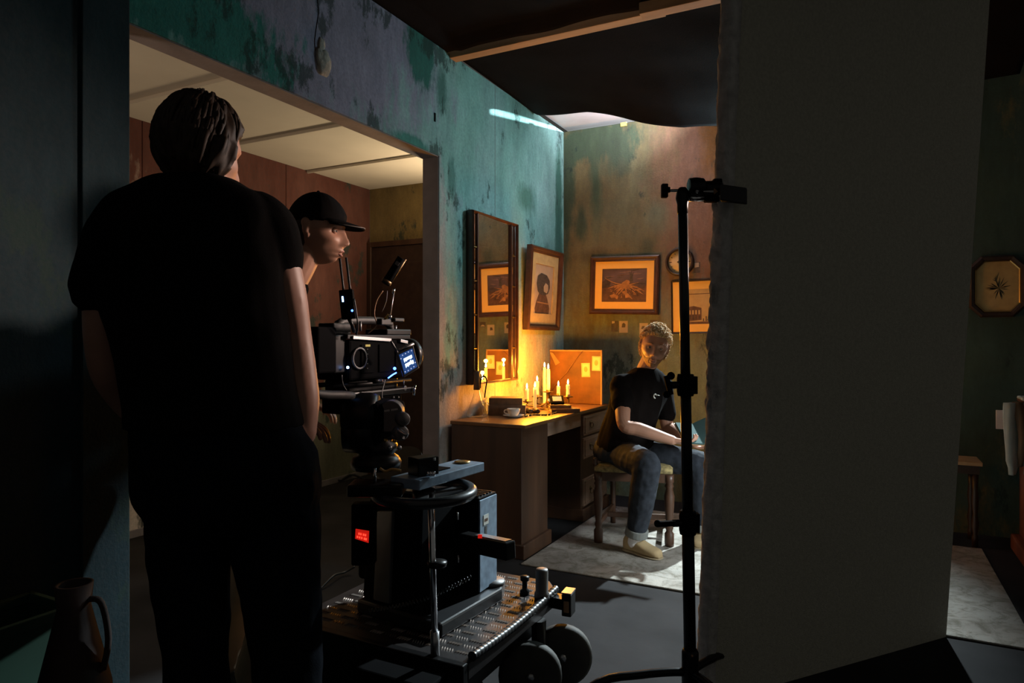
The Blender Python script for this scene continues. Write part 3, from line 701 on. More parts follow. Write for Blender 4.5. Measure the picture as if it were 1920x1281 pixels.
m = MB(); m.prism([V((cc.x + a * rr, BY - 0.0135, cc.z + b * rr)) for a, b in ((-0.2, 0), (0, -0.16), (0.2, 0), (0, 0.14))], (0, -0.002, 0)); m.build('clock_hand', 'photo_dark', ck)
m = MB(); m.prism([V((cc.x + a * rr, BY - 0.016, cc.z + b * rr)) for a, b in ((-0.03, 0), (0.03, 0), (0.24, 0.44), (0.2, 0.46))], (0, -0.002, 0)); m.build('clock_hand', 'photo_dark', ck)

# octagonal picture on the right
oc = onY(BY - 0.02, 1870, 537); ow = 0.148; oh = 0.195
def octo(w, h, c, k=0.42): return [V((oc.x + a * w, BY - c, oc.z + b * h)) for a, b in ((-1 + k, -1), (1 - k, -1), (1, -1 + k * .8), (1, 1 - k * .8), (1 - k, 1), (-1 + k, 1), (-1, 1 - k * .8), (-1, -1 + k * .8))]
ot = thing('octagonal_picture', 'octagonal dark wood frame with a dried plant print near the right edge', 'picture', (oc.x, BY, oc.z - oh))
R = [octo(ow, oh, 0.0), octo(ow, oh, 0.02), octo(ow * 0.93, oh * 0.94, 0.035), octo(ow * 0.84, oh * 0.87, 0.03), octo(ow * 0.78, oh * 0.82, 0.014), octo(ow * 0.78, oh * 0.82, 0.0)]
MB().rings(R, smooth=False, closed=True).build('frame_moulding', 'black_wood', ot)
R = [octo(ow * 0.80, oh * 0.835, 0.016), octo(ow * 0.79, oh * 0.825, 0.020), octo(ow * 0.755, oh * 0.80, 0.016)]
MB().rings(R, False, False, smooth=False).build('gilt_slip', 'brass', ot)
MB().prism(octo(ow * 0.8, oh * 0.84, 0.008), (0, 0.006, 0)).build('mount', 'print_ochre', ot)
m = MB(); rnd = random.Random(5)
for k in range(26):
    a = rnd.uniform(-PI, PI); l = rnd.uniform(0.045, 0.078); o_ = V((oc.x + 0.01, BY - 0.0085, oc.z - 0.012))
    d_ = V((math.cos(a), 0, math.sin(a) * 1.0)); n_ = V((-d_.z, 0, d_.x))
    m.prism([o_, o_ + d_ * l * .5 + n_ * 0.003, o_ + d_ * l, o_ + d_ * l * .5 - n_ * 0.003], (0, -0.0006, 0))
for k in range(7):
    o_ = V((oc.x - 0.005 + 0.002 * k, BY - 0.0085, oc.z + 0.03 + 0.008 * k)); m.prism([o_, o_ + V((-0.02 + 0.004 * k, 0, 0.016)), o_ + V((0.004, 0, 0.008))], (0, -0.0006, 0))
m.build('plant_print', 'plant_green', ot)

# ------------------------------------------------------------------ mirror
MX = LX + 0.06
ma = onX(MX, 889, 389); mb_ = onX(MX, 974, 424); mc = onX(MX, 972, 713); md = onX(MX, 888, 722)
y0, y1 = (ma.y + md.y) / 2, (mb_.y + mc.y) / 2; z0, z1 = (md.z + mc.z) / 2, (ma.z + mb_.z) / 2
Pm0 = basis((LX + 0.012, y0, z0), (0, 1, 0), (1, 0, 0)); w_, h_ = y1 - y0, z1 - z0
mlean = 0.030
def Pm(a, b, c=0.0): return Pm0(a, b, c + mlean * (b / h_) ** 1 * 0.0)
mt = thing('wall_mirror', 'tall narrow mirror in a thin red-brown frame with divided side strips', 'mirror', Pm(w_ / 2, 0))
for q in frame_mb(Pm, w_, h_, 0.016, 0.0, 0.048): q.build('frame_moulding', 'frame_wood', mt)
sw = 0.085
m = MB(); quadbox(m, lambda a, b, c: Pm(a, b, c + 0.027 * (w_ / 2 - a)), sw, w_ - sw, 0.012, h_ - 0.012, 0.022, 0.027); m.build('mirror_pane', 'mirror_glass', mt)
for a in (sw - 0.012, w_ - sw):
    m = MB(); quadbox(m, Pm, a, a + 0.012, 0.012, h_ - 0.012, 0.02, 0.034); m.build('mullion', 'frame_wood', mt)
nseg = 5
for a0, a1 in ((0.016, sw - 0.012), (w_ - sw + 0.012, w_ - 0.016)):
    for k in range(nseg):
        b0 = 0.012 + (h_ - 0.024) * k / nseg; b1 = 0.012 + (h_ - 0.024) * (k + 1) / nseg
        m = MB(); P = Pm
        e = 0.006
        ring0 = [P(a0, b0 + .003, 0.018), P(a1, b0 + .003, 0.018), P(a1, b1 - .003, 0.018), P(a0, b1 - .003, 0.018)]
        ring1 = [P(a0 + e, b0 + .003 + e, 0.024), P(a1 - e, b0 + .003 + e, 0.024), P(a1 - e, b1 - .003 - e, 0.024), P(a0 + e, b1 - .003 - e, 0.024)]
        m.rings([ring0, ring1], smooth=False); m.build('side_pane', 'mirror_glass', mt)
        if k: m = MB(); quadbox(m, Pm, a0, a1, b0 - 0.003, b0 + 0.003, 0.016, 0.030); m.build('glazing_bar', 'brass', mt)
bk = MB(); quadbox(bk, Pm, 0.002, w_ - 0.002, 0.002, h_ - 0.002, -0.010, 0.016); bk.build('backing', 'black_wood', mt)

# ------------------------------------------------------------------ board standing at the end of the desk
BDY = 4.80
b0 = onY(BDY, 1031, 700).x; b1 = onY(BDY, 1128, 700).x; bz = onY(BDY, 1080, 657).z
bd = thing('leather_board', 'orange-brown leather covered board standing upright at the end of the desk', 'board', ((b0 + b1) / 2, BDY, DZ))
MB().box(b0, b1, BDY, BDY + 0.02, DZ + 0.001, bz).build('panel', 'board_leather', bd, bevel=0.004)
m = MB(); m.box(b1 - 0.008, b1 + 0.004, BDY - 0.004, BDY + 0.022, DZ + 0.001, bz + 0.003); m.box(b0, b1, BDY - 0.004, BDY + 0.022, bz - 0.008, bz + 0.003); m.build('edge_strip', 'tan_leather', bd, bevel=0.002)
pts = [onY(BDY - 0.004, x, y) for x, y in ((1034, 732), (1046, 716), (1062, 700), (1074, 682), (1084, 668), (1092, 659))]
m = MB(); R = []
for p in pts: R.append([p + V((-0.008, 0, -0.004)), p + V((0, -0.006, 0)), p + V((0.008, 0, 0.004)), p + V((0, 0.003, 0))])
m.rings(R); m.build('strap', 'board_strap', bd)
m = MB(); m.prism([onY(BDY - 0.001, x, y) for x, y in ((1031, 660), (1037, 662), (1050, 680), (1042, 685))], (0, -0.004, 0)); m.build('turned_corner', 'tan_leather', bd)
def card(px, py, wpx, hpx, tilt, label, fig=True):
    o = onY(BDY - 0.002, px, py + hpx); e = onY(BDY - 0.002, px + wpx, py + hpx); h_ = onY(BDY - 0.002, px, py).z - o.z
    P = basis((o.x, BDY - 0.0045, o.z), (math.cos(tilt), 0, math.sin(tilt)), (0, -1, 0)); w_ = e.x - o.x
    m = MB(); quadbox(m, P, 0, w_, 0, h_, 0, 0.001); m.mat = 1
    if fig: m.prism([P(w_ * (0.5 + 0.22 * math.cos(a)), h_ * (0.55 + 0.2 * math.sin(a)), 0.0012) for a in [2 * PI * k / 10 for k in range(10)]], (0, -0.0003, 0))
    m.mat = 2
    for q in ((0.06, 0.94, 0.04, 0.06), (0.06, 0.94, 0.94, 0.96), (0.06, 0.09, 0.06, 0.94), (0.91, 0.94, 0.06, 0.94)):
        m.prism([P(w_ * q[0], h_ * q[2], 0.0011), P(w_ * q[1], h_ * q[2], 0.0011), P(w_ * q[1], h_ * q[3], 0.0011), P(w_ * q[0], h_ * q[3], 0.0011)], (0, -0.0002, 0))
    return m.build('card', ['paper', 'print_ochre', 'print_gold'], label=label, cat='card')
card(1091, 681, 16, 26, 0.03, 'yellow lit plain card pinned low on the leather board')
card(1110, 668, 16, 27, -0.02, 'lit framed-print card pinned at the upper corner of the leather board')

# ------------------------------------------------------------------ candelabrum and candles
cpos = [(988, 4.52, 753), (1007, 4.66, 744), (1028, 4.75, 735), (1047, 4.72, 742), (1065, 4.70, 744)]
cup = [W(x, y, d) for x, d, y in cpos]
hub = V((cup[2].x, cup[2].y, DZ))
ca = thing('candelabrum', 'dark brass five-armed candelabrum on the desk holding lit candles', 'candelabrum', hub)
MB().lathe([(0.0, 0.0), (0.062, 0.0), (0.06, 0.006), (0.04, 0.012), (0.018, 0.022), (0.012, 0.04), (0.02, 0.05), (0.012, 0.06), (0.010, cup[2].z - DZ - 0.01), (0.016, cup[2].z - DZ)], hub).build('stem', 'dark_brass', ca)
for i, p in enumerate(cup):
    if i != 2:
        a = hub + V((0, 0, 0.055)); mid = (a + p) / 2; mid.z = DZ + 0.030 + 0.01 * i
        MB().tube([a, a.lerp(mid, .5) + V((0, 0, -0.005)), mid, V((p.x, p.y, DZ + 0.05)), p - V((0, 0, 0.012))], [0.006, 0.0055, 0.005, 0.005, 0.005], 8, 4).build('arm', 'dark_brass', ca)
    MB().lathe([(0.0, -0.016), (0.008, -0.015), (0.010, -0.006), (0.034, -0.002), (0.036, 0.003), (0.015, 0.002), (0.0155, 0.016), (0.0135, 0.016), (0.0125, 0.001), (0.0, 0.001)], p, n=18).build('candle_cup', 'dark_brass', ca)
def make_candle(loc, h, label, r=0.0115):
    t = thing('candle', label, 'candle', loc, 'lit candles')
    m = MB(); n = 14; R = []
    for z, k in ((0, 1.1), (h * 0.1, 1.06), (h * 0.5, 1.0), (h * 0.9, 0.97), (h, 0.92), (h - 0.004, 0.55)):
        R.append([V((math.cos(2 * PI * j / n), math.sin(2 * PI * j / n), 0)) * r * k * (1 + 0.08 * noise.noise(V((j * .9, z * 40, h)))) + V((0, 0, z)) for j in range(n)])
    m.rings(R)
    for k in range(3):
        a = rnd.uniform(0, 6.28); m.tube([V((math.cos(a) * r * .95, math.sin(a) * r * .95, h * q)) for q in (0.98, 0.8, rnd.uniform(0.4, 0.7))], [0.001, 0.0022, 0.003], 6)
    m.build('wax', 'wax', t, local=True)
    MB().cyl((0, 0, h - 0.004), (0.001, 0, h + 0.007), 0.0011, n=6).build('wick', 'wick', t, local=True)
    MB().lathe([(0.0, h + 0.003), (0.0042, h + 0.008), (0.0058, h + 0.014), (0.0046, h + 0.022), (0.002, h + 0.031), (0.0, h + 0.038)], n=10).build('flame', 'flame', t, local=True)
    l = light('POINT', 'candle_light', (0, 0, h + 0.05), CANDLE_W, (1.0, 0.37, 0.022), None, 0.012); l.parent = t
    return t
CANDLE_W = 5.8
zc = lambda i, y: W(cpos[i][0], y, cpos[i][1]).z - cup[i].z
make_candle(cup[0] + V((0, 0, 0.003)), zc(0, 730), 'lit candle in the nearest arm of the candelabrum, left of the others')
make_candle(cup[1] + V((0, 0, 0.003)), zc(1, 716), 'lit candle in the second arm of the candelabrum, beside a candle stub')
make_candle(cup[2] + V((0, 0, 0.003)), zc(2, 693), 'tallest lit candle on the centre stem of the candelabrum')
make_candle(cup[3] + V((0, 0, 0.003)), zc(3, 725), 'lit candle in the fourth arm, directly before the leather board')
make_candle(cup[4] + V((0, 0, 0.003)), zc(4, 722), 'lit candle in the outermost arm nearest the seated man')
# two more candles on saucers
for (px, d, ytop, lab, lab2) in ((1003, 4.50, 728, 'short lit candle stub on a saucer in front of the candelabrum', 'small brass saucer under the candle stub'), (1021, 4.90, 690, 'tall slim lit candle on a saucer behind the candelabrum', 'small brass saucer under the tall slim candle')):
    g = W(px, 700, d); g.z = DZ + 0.0005
    sa = MB().lathe([(0.0, 0.0), (0.028, 0.0), (0.034, 0.006), (0.033, 0.008), (0.026, 0.003), (0.014, 0.003), (0.014, 0.02), (0.012, 0.02), (0.012, 0.003), (0.0, 0.003)], g, n=18).build('candle_saucer', 'dark_brass', label=lab2, cat='saucer')
    make_candle(g + V((0, 0, 0.0035)), W(px, ytop, d).z - g.z, lab, 0.0105)

# ------------------------------------------------------------------ things on the desk
def book(name, c, size, ang, cover, label, group=None):
    """closed book lying flat: two covers, spine, page block"""
    t = thing(name, label, 'book', c, group); ax = V((math.cos(ang), math.sin(ang), 0)); ay = V((-ax.y, ax.x, 0)); L_, B_, H_ = size; c = V(c)
    for z in (0.0015, H_ - 0.0015): MB().obox(c + V((0, 0, z)), (L_, B_, 0.003), ax, ay).build('cover', cover, t)
    MB().obox(c + V((0, 0, H_ / 2)) - ay * (B_ / 2 - 0.0015), (L_, 0.003, H_ - 0.006), ax, ay).build('spine', cover, t)
    MB().obox(c + V((0, 0, H_ / 2)) + ay * 0.0, (L_ - 0.010, B_ - 0.010, H_ - 0.0062), ax, ay).build('pages', 'book_pages', t)
    return t
g = onZ(DZ, 944, 782); g = g + V((-0.05, 0.155, 0.0005))
ang0 = math.radians(22)
book('book', g, (0.24, 0.17, 0.066), ang0, 'book_dark', 'thick dark book lying behind the white cup, lower one of two')
book('book', g + V((-0.012, 0.006, 0.0665)), (0.215, 0.15, 0.042), ang0, 'book_dark', 'dark book on top of the thick book behind the white cup')
# carafe with a corked sleeve and a hose
f0 = onZ(DZ, 891, 783); f0.z = DZ + 0.0005; f0.y += 0.02
fl_ = thing('glass_flask', 'clear conical glass flask with a dark neck sleeve and bent tube on the desk corner', 'flask', f0)
MB().lathe([(0.0, 0.0), (0.060, 0.0), (0.068, 0.008), (0.066, 0.02), (0.050, 0.06), (0.032, 0.11), (0.020, 0.15), (0.017, 0.17), (0.017, 0.22)], f0, n=28).build('bowl', 'thin_glass', fl_)
MB().lathe([(0.0, 0.17), (0.0205, 0.17), (0.0205, 0.278), (0.017, 0.286), (0.0, 0.286)], f0, n=18).build('neck_sleeve', 'book_dark', fl_)
MB().tube([f0 + V(q) for q in ((-0.015, 0, 0.286), (-0.02, 0.0, 0.295), (-0.032, 0, 0.30))], 0.004, 6, 3).build('hook', 'iron', fl_)
q0 = f0 + RV * 0.02 + V((0, 0, 0.18))
MB().tube([q0, q0 + RV * 0.006 + V((0, 0, 0.06)), q0 + RV * 0.026 + V((0, 0, 0.075)), q0 + RV * 0.042 + V((0, 0, 0.05)), q0 + RV * 0.036 + V((0, 0, 0.0)), q0 + RV * 0.028 + V((0, 0, -0.06))], 0.0042, 8, 5).build('bent_tube', 'black_plastic', fl_)
MB().tube([q0 + RV * 0.002 + V((0, 0, 0.09)), q0 + RV * 0.004 + V((0, 0, 0.03)), q0 + RV * 0.02 + V((0, 0, -0.03)), q0 + RV * 0.042 + V((0, 0, -0.065))], 0.0045, 8, 5).build('glass_tube', 'thin_glass', fl_)
v0 = onZ(DZ, 910, 789); v0.z = DZ + 0.0005
MB().lathe([(0.0, 0.0), (0.019, 0.0), (0.020, 0.004), (0.010, 0.014), (0.012, 0.03), (0.021, 0.06), (0.023, 0.085), (0.018, 0.108), (0.017, 0.108), (0.021, 0.085), (0.019, 0.06), (0.0, 0.03)], v0, n=18).build('small_glass', 'thin_glass', label='small clear footed glass in front of the flask on the desk', cat='glass')
c0 = onZ(DZ, 963, 783); c0.z = DZ + 0.0005; c0 += V((-0.01, 0.02, 0))
MB().lathe([(0.0, 0.0), (0.035, 0.0), (0.04, 0.003), (0.066, 0.012), (0.067, 0.014), (0.04, 0.006), (0.0, 0.004)], c0, n=26).build('saucer', 'cup_ceramic', label='white saucer under the tea cup near the desk edge', cat='saucer')
ct = thing('tea_cup', 'white tea cup on a saucer in front of the dark books', 'cup', c0 + V((0, 0, 0.0065)))
cc0 = c0 + V((0, 0, 0.0065))
MB().lathe([(0.0, 0.0), (0.022, 0.0), (0.024, 0.004), (0.036, 0.02), (0.042, 0.046), (0.0405, 0.046), (0.034, 0.02), (0.0, 0.006)], cc0, n=24).build('bowl', 'cup_ceramic', ct)
MB().tube([cc0 - RV * 0.036 + V((0, 0, 0.038)), cc0 - RV * 0.056 + V((0, 0, 0.036)), cc0 - RV * 0.056 + V((0, 0, 0.02)), cc0 - RV * 0.034 + V((0, 0, 0.014))], 0.003, 8, 4).build('handle', 'cup_ceramic', ct)
o0 = onZ(DZ, 997, 777) + V((0.01, 0, 0)); o0.z = DZ + 0.0005
ob = thing('opera_glasses', 'small dark metal opera glasses lying before the candles', 'glasses', o0)
for s in (-1, 1):
    a = o0 + RV * 0.022 * s + V((0, 0, 0.021))
    MB().lathe([(0.0, -0.03), (0.014, -0.03), (0.015, -0.02), (0.013, 0.0), (0.019, 0.02), (0.020, 0.034), (0.017, 0.034), (0.0, 0.028)], a, FV - RV * 0.3, 16).build('barrel', 'iron', ob)
MB().obox(o0 + V((0, 0, 0.024)), (0.03, 0.012, 0.008), RV).build('bridge', 'brass', ob)
p0 = onZ(DZ, 990, 780)
MB().obox(p0 + V((-0.02, 0.02, 0.0012)), (0.09, 0.06, 0.001), V((0.8, 0.5, 0))).build('paper_slip', 'paper', label='pale paper slip lying beside the tea cup', cat='paper')
m = MB(); rnd = random.Random(9)
for k in range(34):
    a = k / 33; b = onZ(DZ, 985 + 78 * a, 783 - 9 * a - 1.5 * math.sin(a * 9)); m.sphere(V((b.x + rnd.uniform(-.004, .004), b.y, DZ + 0.0065)), rnd.uniform(0.005, 0.0065), 7, 5)
m.build('bead_string', 'iron', label='string of dark beads trailing along the front edge of the desk', cat='beads', kind='stuff')
s0 = onZ(DZ, 1062, 774); s0.z = DZ + 0.0005; s0 += V((-0.03, 0.03, 0))
book('book', s0, (0.19, 0.125, 0.026), math.radians(35), 'book_dark', 'thin dark book at the foot of the candelabrum, bottom of its pile')
book('book', s0 + V((-0.025, -0.01, 0.0265)), (0.14, 0.095, 0.022), math.radians(30), 'book_dark', 'small dark book under the device with the grey screen')
dv = thing('handheld_device', 'dark handheld device with a grey screen resting on the small book', 'device', s0 + V((-0.04, -0.015, 0.049)))
dc = s0 + V((-0.045, -0.015, 0.049)); ax = V((0.8, 0.5, 0)).normalized(); ay = V((-ax.y, ax.x, 0)); tz = (ay * 0.8 + V((0, 0, 0.6))).normalized()
MB().obox(dc + V((0, 0, 0.031)), (0.09, 0.075, 0.02), ax, tz).build('body', 'black_plastic', dv, bevel=0.004)
nrm = ax.cross(tz)
MB().obox(dc + V((0, 0, 0.031)) + nrm * 0.0105, (0.06, 0.045, 0.001), ax, tz).build('screen', 'screen_grey', dv)
MB().cyl(dc + V((-0.055, -0.02, 0.012)), dc + V((-0.04, -0.03, 0.03)), 0.011, 0.014, 12).build('knob', 'brass', dv)

# ------------------------------------------------------------------ chair of the seated man
cA, cB, cC, cD = V((-1.447, 3.957, 0.0105)), V((-1.041, 4.077, 0.0105)), V((-1.513, 4.423, 0.0105)), V((-1.150, 4.53, 0.0105))
ch = thing('side_chair', 'dark turned-leg wooden chair with worn gold seat under the seated man', 'chair', (cA + cD) / 2)
legp = [(0.026, 0.0), (0.028, 0.02), (0.028, 0.075), (0.018, 0.09), (0.024, 0.11), (0.018, 0.13), (0.021, 0.16), (0.028, 0.24), (0.031, 0.30), (0.020, 0.345), (0.027, 0.36), (0.020, 0.375), (0.027, 0.385), (0.027, 0.43)]
for p in (cA, cB): MB().lathe(legp, p, n=14).build('leg', 'dark_wood', ch)
back = (cC - cA).normalized()
for p in (cC, cD):
    m = MB(); m.tube([p, p + V((0, 0, 0.42)), p + V((0, 0, 0.50)), p + back * 0.05 + V((0, 0, 0.92))], [0.018, 0.020, 0.021, 0.016], 8, 3); m.build('rear_leg', 'dark_wood', ch)
def rail(p, q, z, hh, tt, name): MB().obox((p + q) / 2 + V((0, 0, z)), ((q - p).length - 0.02, tt, hh), (q - p)).build(name, 'dark_wood', ch, bevel=0.003)
for p, q in ((cA, cB), (cC, cD), (cA, cC), (cB, cD)): rail(p, q, 0.405, 0.055, 0.026, 'seat_rail')
rail(cA, cC, 0.115, 0.03, 0.022, 'stretcher'); rail(cB, cD, 0.115, 0.03, 0.022, 'stretcher'); rail((cA + cC) / 2, (cB + cD) / 2, 0.115, 0.03, 0.022, 'stretcher')
cen = (cA + cB + cC + cD) / 4
R = []
for z, k in ((0.432, 1.06), (0.44, 1.10), (0.462, 1.10), (0.476, 1.02), (0.483, 0.8), (0.485, 0.4)):
    cs_ = [cen + (p - cen) * k + V((0, 0, z)) for p in (cA, cB, cD, cC)]
    R.append([cs_[i].lerp(cs_[(i + 1) % 4], t) for i in range(4) for t in (0.0, 0.12, 0.5, 0.88)])
MB().rings(R).build('seat', 'upholstery', ch)
for i, z in enumerate((0.62, 0.76)):
    o = back * 0.05 * (z - 0.5) / 0.42; rail(cC + o, cD + o, z, 0.05, 0.016, 'back_slat')
o = back * 0.05
R = []
for k in range(13):
    t = k / 12; p = (cC + o).lerp(cD + o, t) + V((0, 0, 0.90 + 0.035 * math.sin(PI * t) ** 0.6)); R.append([p + back * (-0.011), p + V((0, 0, 0.045)) + back * (-0.009), p + V((0, 0, 0.045)) + back * 0.009, p + back * 0.011])
MB().rings(R, smooth=False).build('top_rail', 'dark_wood', ch, bevel=0.003)
MB().lathe([(0.0, 0.0), (0.012, 0.0), (0.015, 0.01), (0.019, 0.02), (0.012, 0.03), (0.015, 0.04), (0.012, 0.052), (0.0, 0.058)], cA + (cB - cA) * -0.045 + V((0, 0, 0.462)), n=14).build('finial', 'dark_wood', ch)

# ------------------------------------------------------------------ furniture at the right edge
cx, cy0, cy1 = 0.82, 4.40, 5.0
cb = thing('chest_of_drawers', 'dark red wooden chest at the right edge with a cloth over its corner', 'chest', (1.25, 4.95, 0))
m = MB(); m.box(cx, 1.75, cy0, cy1, 0.09, 0.885); m.build('carcass', 'red_wood', cb, bevel=0.003)
MB().box(cx - 0.012, 1.78, cy0 - 0.03, cy1, 0.885, 0.915).build('top', 'red_wood', cb, bevel=0.006)
MB().box(cx - 0.045, 1.78, cy0 - 0.03, cy1 + 0.0, 0.0, 0.095).build('plinth', 'red_wood', cb, bevel=0.012)
for z0, z1 in ((0.12, 0.36), (0.385, 0.62), (0.645, 0.86)):
    d = MB().box(cx + 0.04, 1.71, cy0 - 0.016, cy0, z0, z1).build('drawer', 'red_wood', cb, bevel=0.004)
    MB().lathe([(0.0, 0), (0.016, 0), (0.01, 0.012), (0.019, 0.026), (0.0, 0.034)], (1.05, cy0 - 0.016, (z0 + z1) / 2), (0, -1, 0), 14).build('knob', 'brass', d)
m = MB(); m.box(cx - 0.008, cx, cy0 + 0.05, cy1 - 0.06, 0.16, 0.82); m.build('side_panel', 'red_wood', cb, bevel=0.004)
# cloth draped over the chest corner: folded flaps hanging down
dc_ = V((0.745, 4.65, 0.82))
def drape(off, wd, top, bot, bulge, mat, nm, parent):
    R = []
    for k in range(11):
        t = k / 10; z = top + (bot - top) * t; ww = wd * (0.55 + 0.6 * math.sin(PI * min(1, 0.15 + t * 0.85)) ** 0.8) * (1 if t < 0.9 else 0.7)
        c_ = dc_ + RV * off; c_ = V((c_.x, c_.y, z)) - FV * bulge * math.sin(PI * t)
        R.append([c_ + RV * ww * math.cos(a) * (1 + 0.15 * math.sin(3 * a + t * 3)) + FV * (0.018 + 0.012 * math.sin(2 * a)) * math.sin(a) for a in [2 * PI * j / 16 for j in range(16)]])
    return MB().rings(R).build(nm, mat, parent)
cl = thing('draped_cloth', 'pale green cloth with brown folds hung over the chest corner', 'cloth', V((dc_.x, dc_.y, 0.62)))
drape(-0.02, 0.05, 0.90, 0.50, 0.015, 'cloth_pale', 'cloth_layer', cl); drape(0.022, 0.042, 0.905, 0.545, 0.05, 'cloth_brown', 'cloth_layer', cl)
drape(0.062, 0.045, 0.90, 0.50, 0.03, 'cloth_pale', 'cloth_layer', cl); drape(0.06, 0.028, 0.88, 0.53, 0.075, 'cloth_brown', 'cloth_layer', cl)
MB().box(0.765, 0.93, 4.58, 4.74, 0.9155, 0.935).build('cloth_flap', 'cloth_pale', cl, bevel=0.008)
bxp = onY(BY - 0.006, 1878, 787)
MB().box(bxp.x - 0.03, bxp.x + 0.09, BY - 0.014, BY - 0.0005, bxp.z - 0.06, bxp.z + 0.06).build('white_board', 'white_board', bevel=0.002, label='small white board fixed on the wall behind the cloth on the chest', cat='board')
# little side table
sp = W(1806, 860, 4.22)
st = thing('side_table', 'small turned wooden stand with tan top seen past the foam flat', 'table', (sp.x, sp.y, 0.0))
stz = sp.z
MB().obox(V((sp.x - 0.04, sp.y, stz - 0.012)), (0.25, 0.25, 0.022)).build('top', 'tan_top', st, bevel=0.003)
MB().obox(V((sp.x - 0.04, sp.y, stz - 0.05)), (0.22, 0.22, 0.05)).build('apron', 'black_wood', st)
for a in (-1, 1):
    for b in (-1, 1): MB().lathe([(0.016, 0.0), (0.018, 0.06), (0.012, 0.08), (0.022, 0.14), (0.012, 0.20), (0.020, 0.28), (0.014, 0.34), (0.018, stz - 0.06)], (sp.x - 0.04 + a * 0.09, sp.y + b * 0.09, 0.0), n=10).build('leg', 'black_wood', st)

# ------------------------------------------------------------------ dark things at the left foreground
jx, jy, jz = -1.80, 1.04, 0.625
jg = thing('clay_jug', 'dark clay jug on the floor in front of the green crate at left', 'jug', (jx, jy, 0))
MB().lathe([(0.0, 0.0), (0.06, 0.0), (0.085, 0.05), (0.098, 0.20), (0.085, 0.36), (0.055, 0.49), (0.038, jz - 0.06), (0.044, jz), (0.036, jz), (0.030, jz - 0.06), (0.0, jz - 0.1)], (jx, jy, 0), n=26).build('body', 'clay', jg)
jv = V((jx, jy, 0))
MB().tube([jv + V((0, 0, jz - 0.04)) + RV * 0.036, jv + V((0, 0, jz - 0.05)) + RV * 0.07, jv + V((0, 0, jz - 0.14)) + RV * 0.088, jv + V((0, 0, jz - 0.22)) + RV * 0.075], 0.008, 8, 5).build('handle', 'clay', jg)
gx0, gx1, gy0, gy1, gz = -2.205, -1.99, 0.93, 1.15, 0.50
gb = thing('plastic_crate', 'dark green plastic crate between the clay jug and the dark wall', 'crate', ((gx0 + gx1) / 2, (gy0 + gy1) / 2, 0))
for q in ((gx0, gx1, gy0, gy0 + 0.01), (gx0, gx1, gy1 - 0.01, gy1), (gx0, gx0 + 0.01, gy0 + 0.011, gy1 - 0.011), (gx1 - 0.01, gx1, gy0 + 0.011, gy1 - 0.011)):
    MB().box(*q, 0, gz - 0.001).build('side', 'green_crate', gb, bevel=0.002)
for q in ((gx0 - 0.006, gx1 + 0.006, gy0 - 0.006, gy0 + 0.012), (gx0 - 0.006, gx1 + 0.006, gy1 - 0.012, gy1 + 0.006), (gx0 - 0.006, gx0 + 0.012, gy0, gy1), (gx1 - 0.012, gx1 + 0.006, gy0, gy1)):
    MB().box(*q, gz - 0.03, gz).build('rim', 'green_crate', gb, bevel=0.003)
MB().box(gx0 + 0.01, gx1 - 0.01, gy0 + 0.01, gy1 - 0.01, 0.004, 0.016).build('base', 'green_crate', gb)
ks = thing('equipment_case', 'black equipment case standing at the lower left corner', 'case', (-1.78, 0.68, 0))
m = MB(); m.hexa([V(p) for p in ((-1.92, 0.55, 0), (-1.64, 0.55, 0), (-1.64, 0.83, 0), (-1.92, 0.83, 0))], [V(p) for p in ((-1.90, 0.57, 0.73), (-1.72, 0.57, 0.73), (-1.72, 0.80, 0.73), (-1.90, 0.80, 0.73))])
m.build('shell', 'black_plastic', ks, bevel=0.01)
MB().tube([V(p) for p in ((-1.81, 0.62, 0.728), (-1.81, 0.63, 0.765), (-1.81, 0.75, 0.765), (-1.81, 0.76, 0.728))], 0.008, 8, 4).build('handle', 'rubber', ks)
# cables on the side room floor
def floor_cable(pts, r, mat, label):
    P_ = [onZ(0.0, x, y) for x, y in pts]
    MB().tube([V((p.x, p.y, r + 0.002 + h)) for p, h in zip(P_, [0, .03, .01, .03, 0, 0, 0][:len(P_)])], r, 7, 6).build('cable', mat, label=label, cat='cable')
floor_cable([(596, 902), (612, 896), (636, 905), (660, 899), (690, 905)], 0.010, 'cable_black', 'loose black cable looped on the side room floor behind the dolly')
floor_cable([(600, 1108), (625, 1094), (645, 1080), (665, 1076)], 0.006, 'cable_black', 'thin black cable running on the floor beside the dolly')

# ------------------------------------------------------------------ camera dolly
DL0, DL1, DY0, DY1, DT = -1.72, -1.02, 1.70, 2.43, 0.31
dol = thing('camera_dolly', 'black wheeled camera dolly with a tread plate deck and steering column', 'dolly', (-1.37, 2.05, 0))
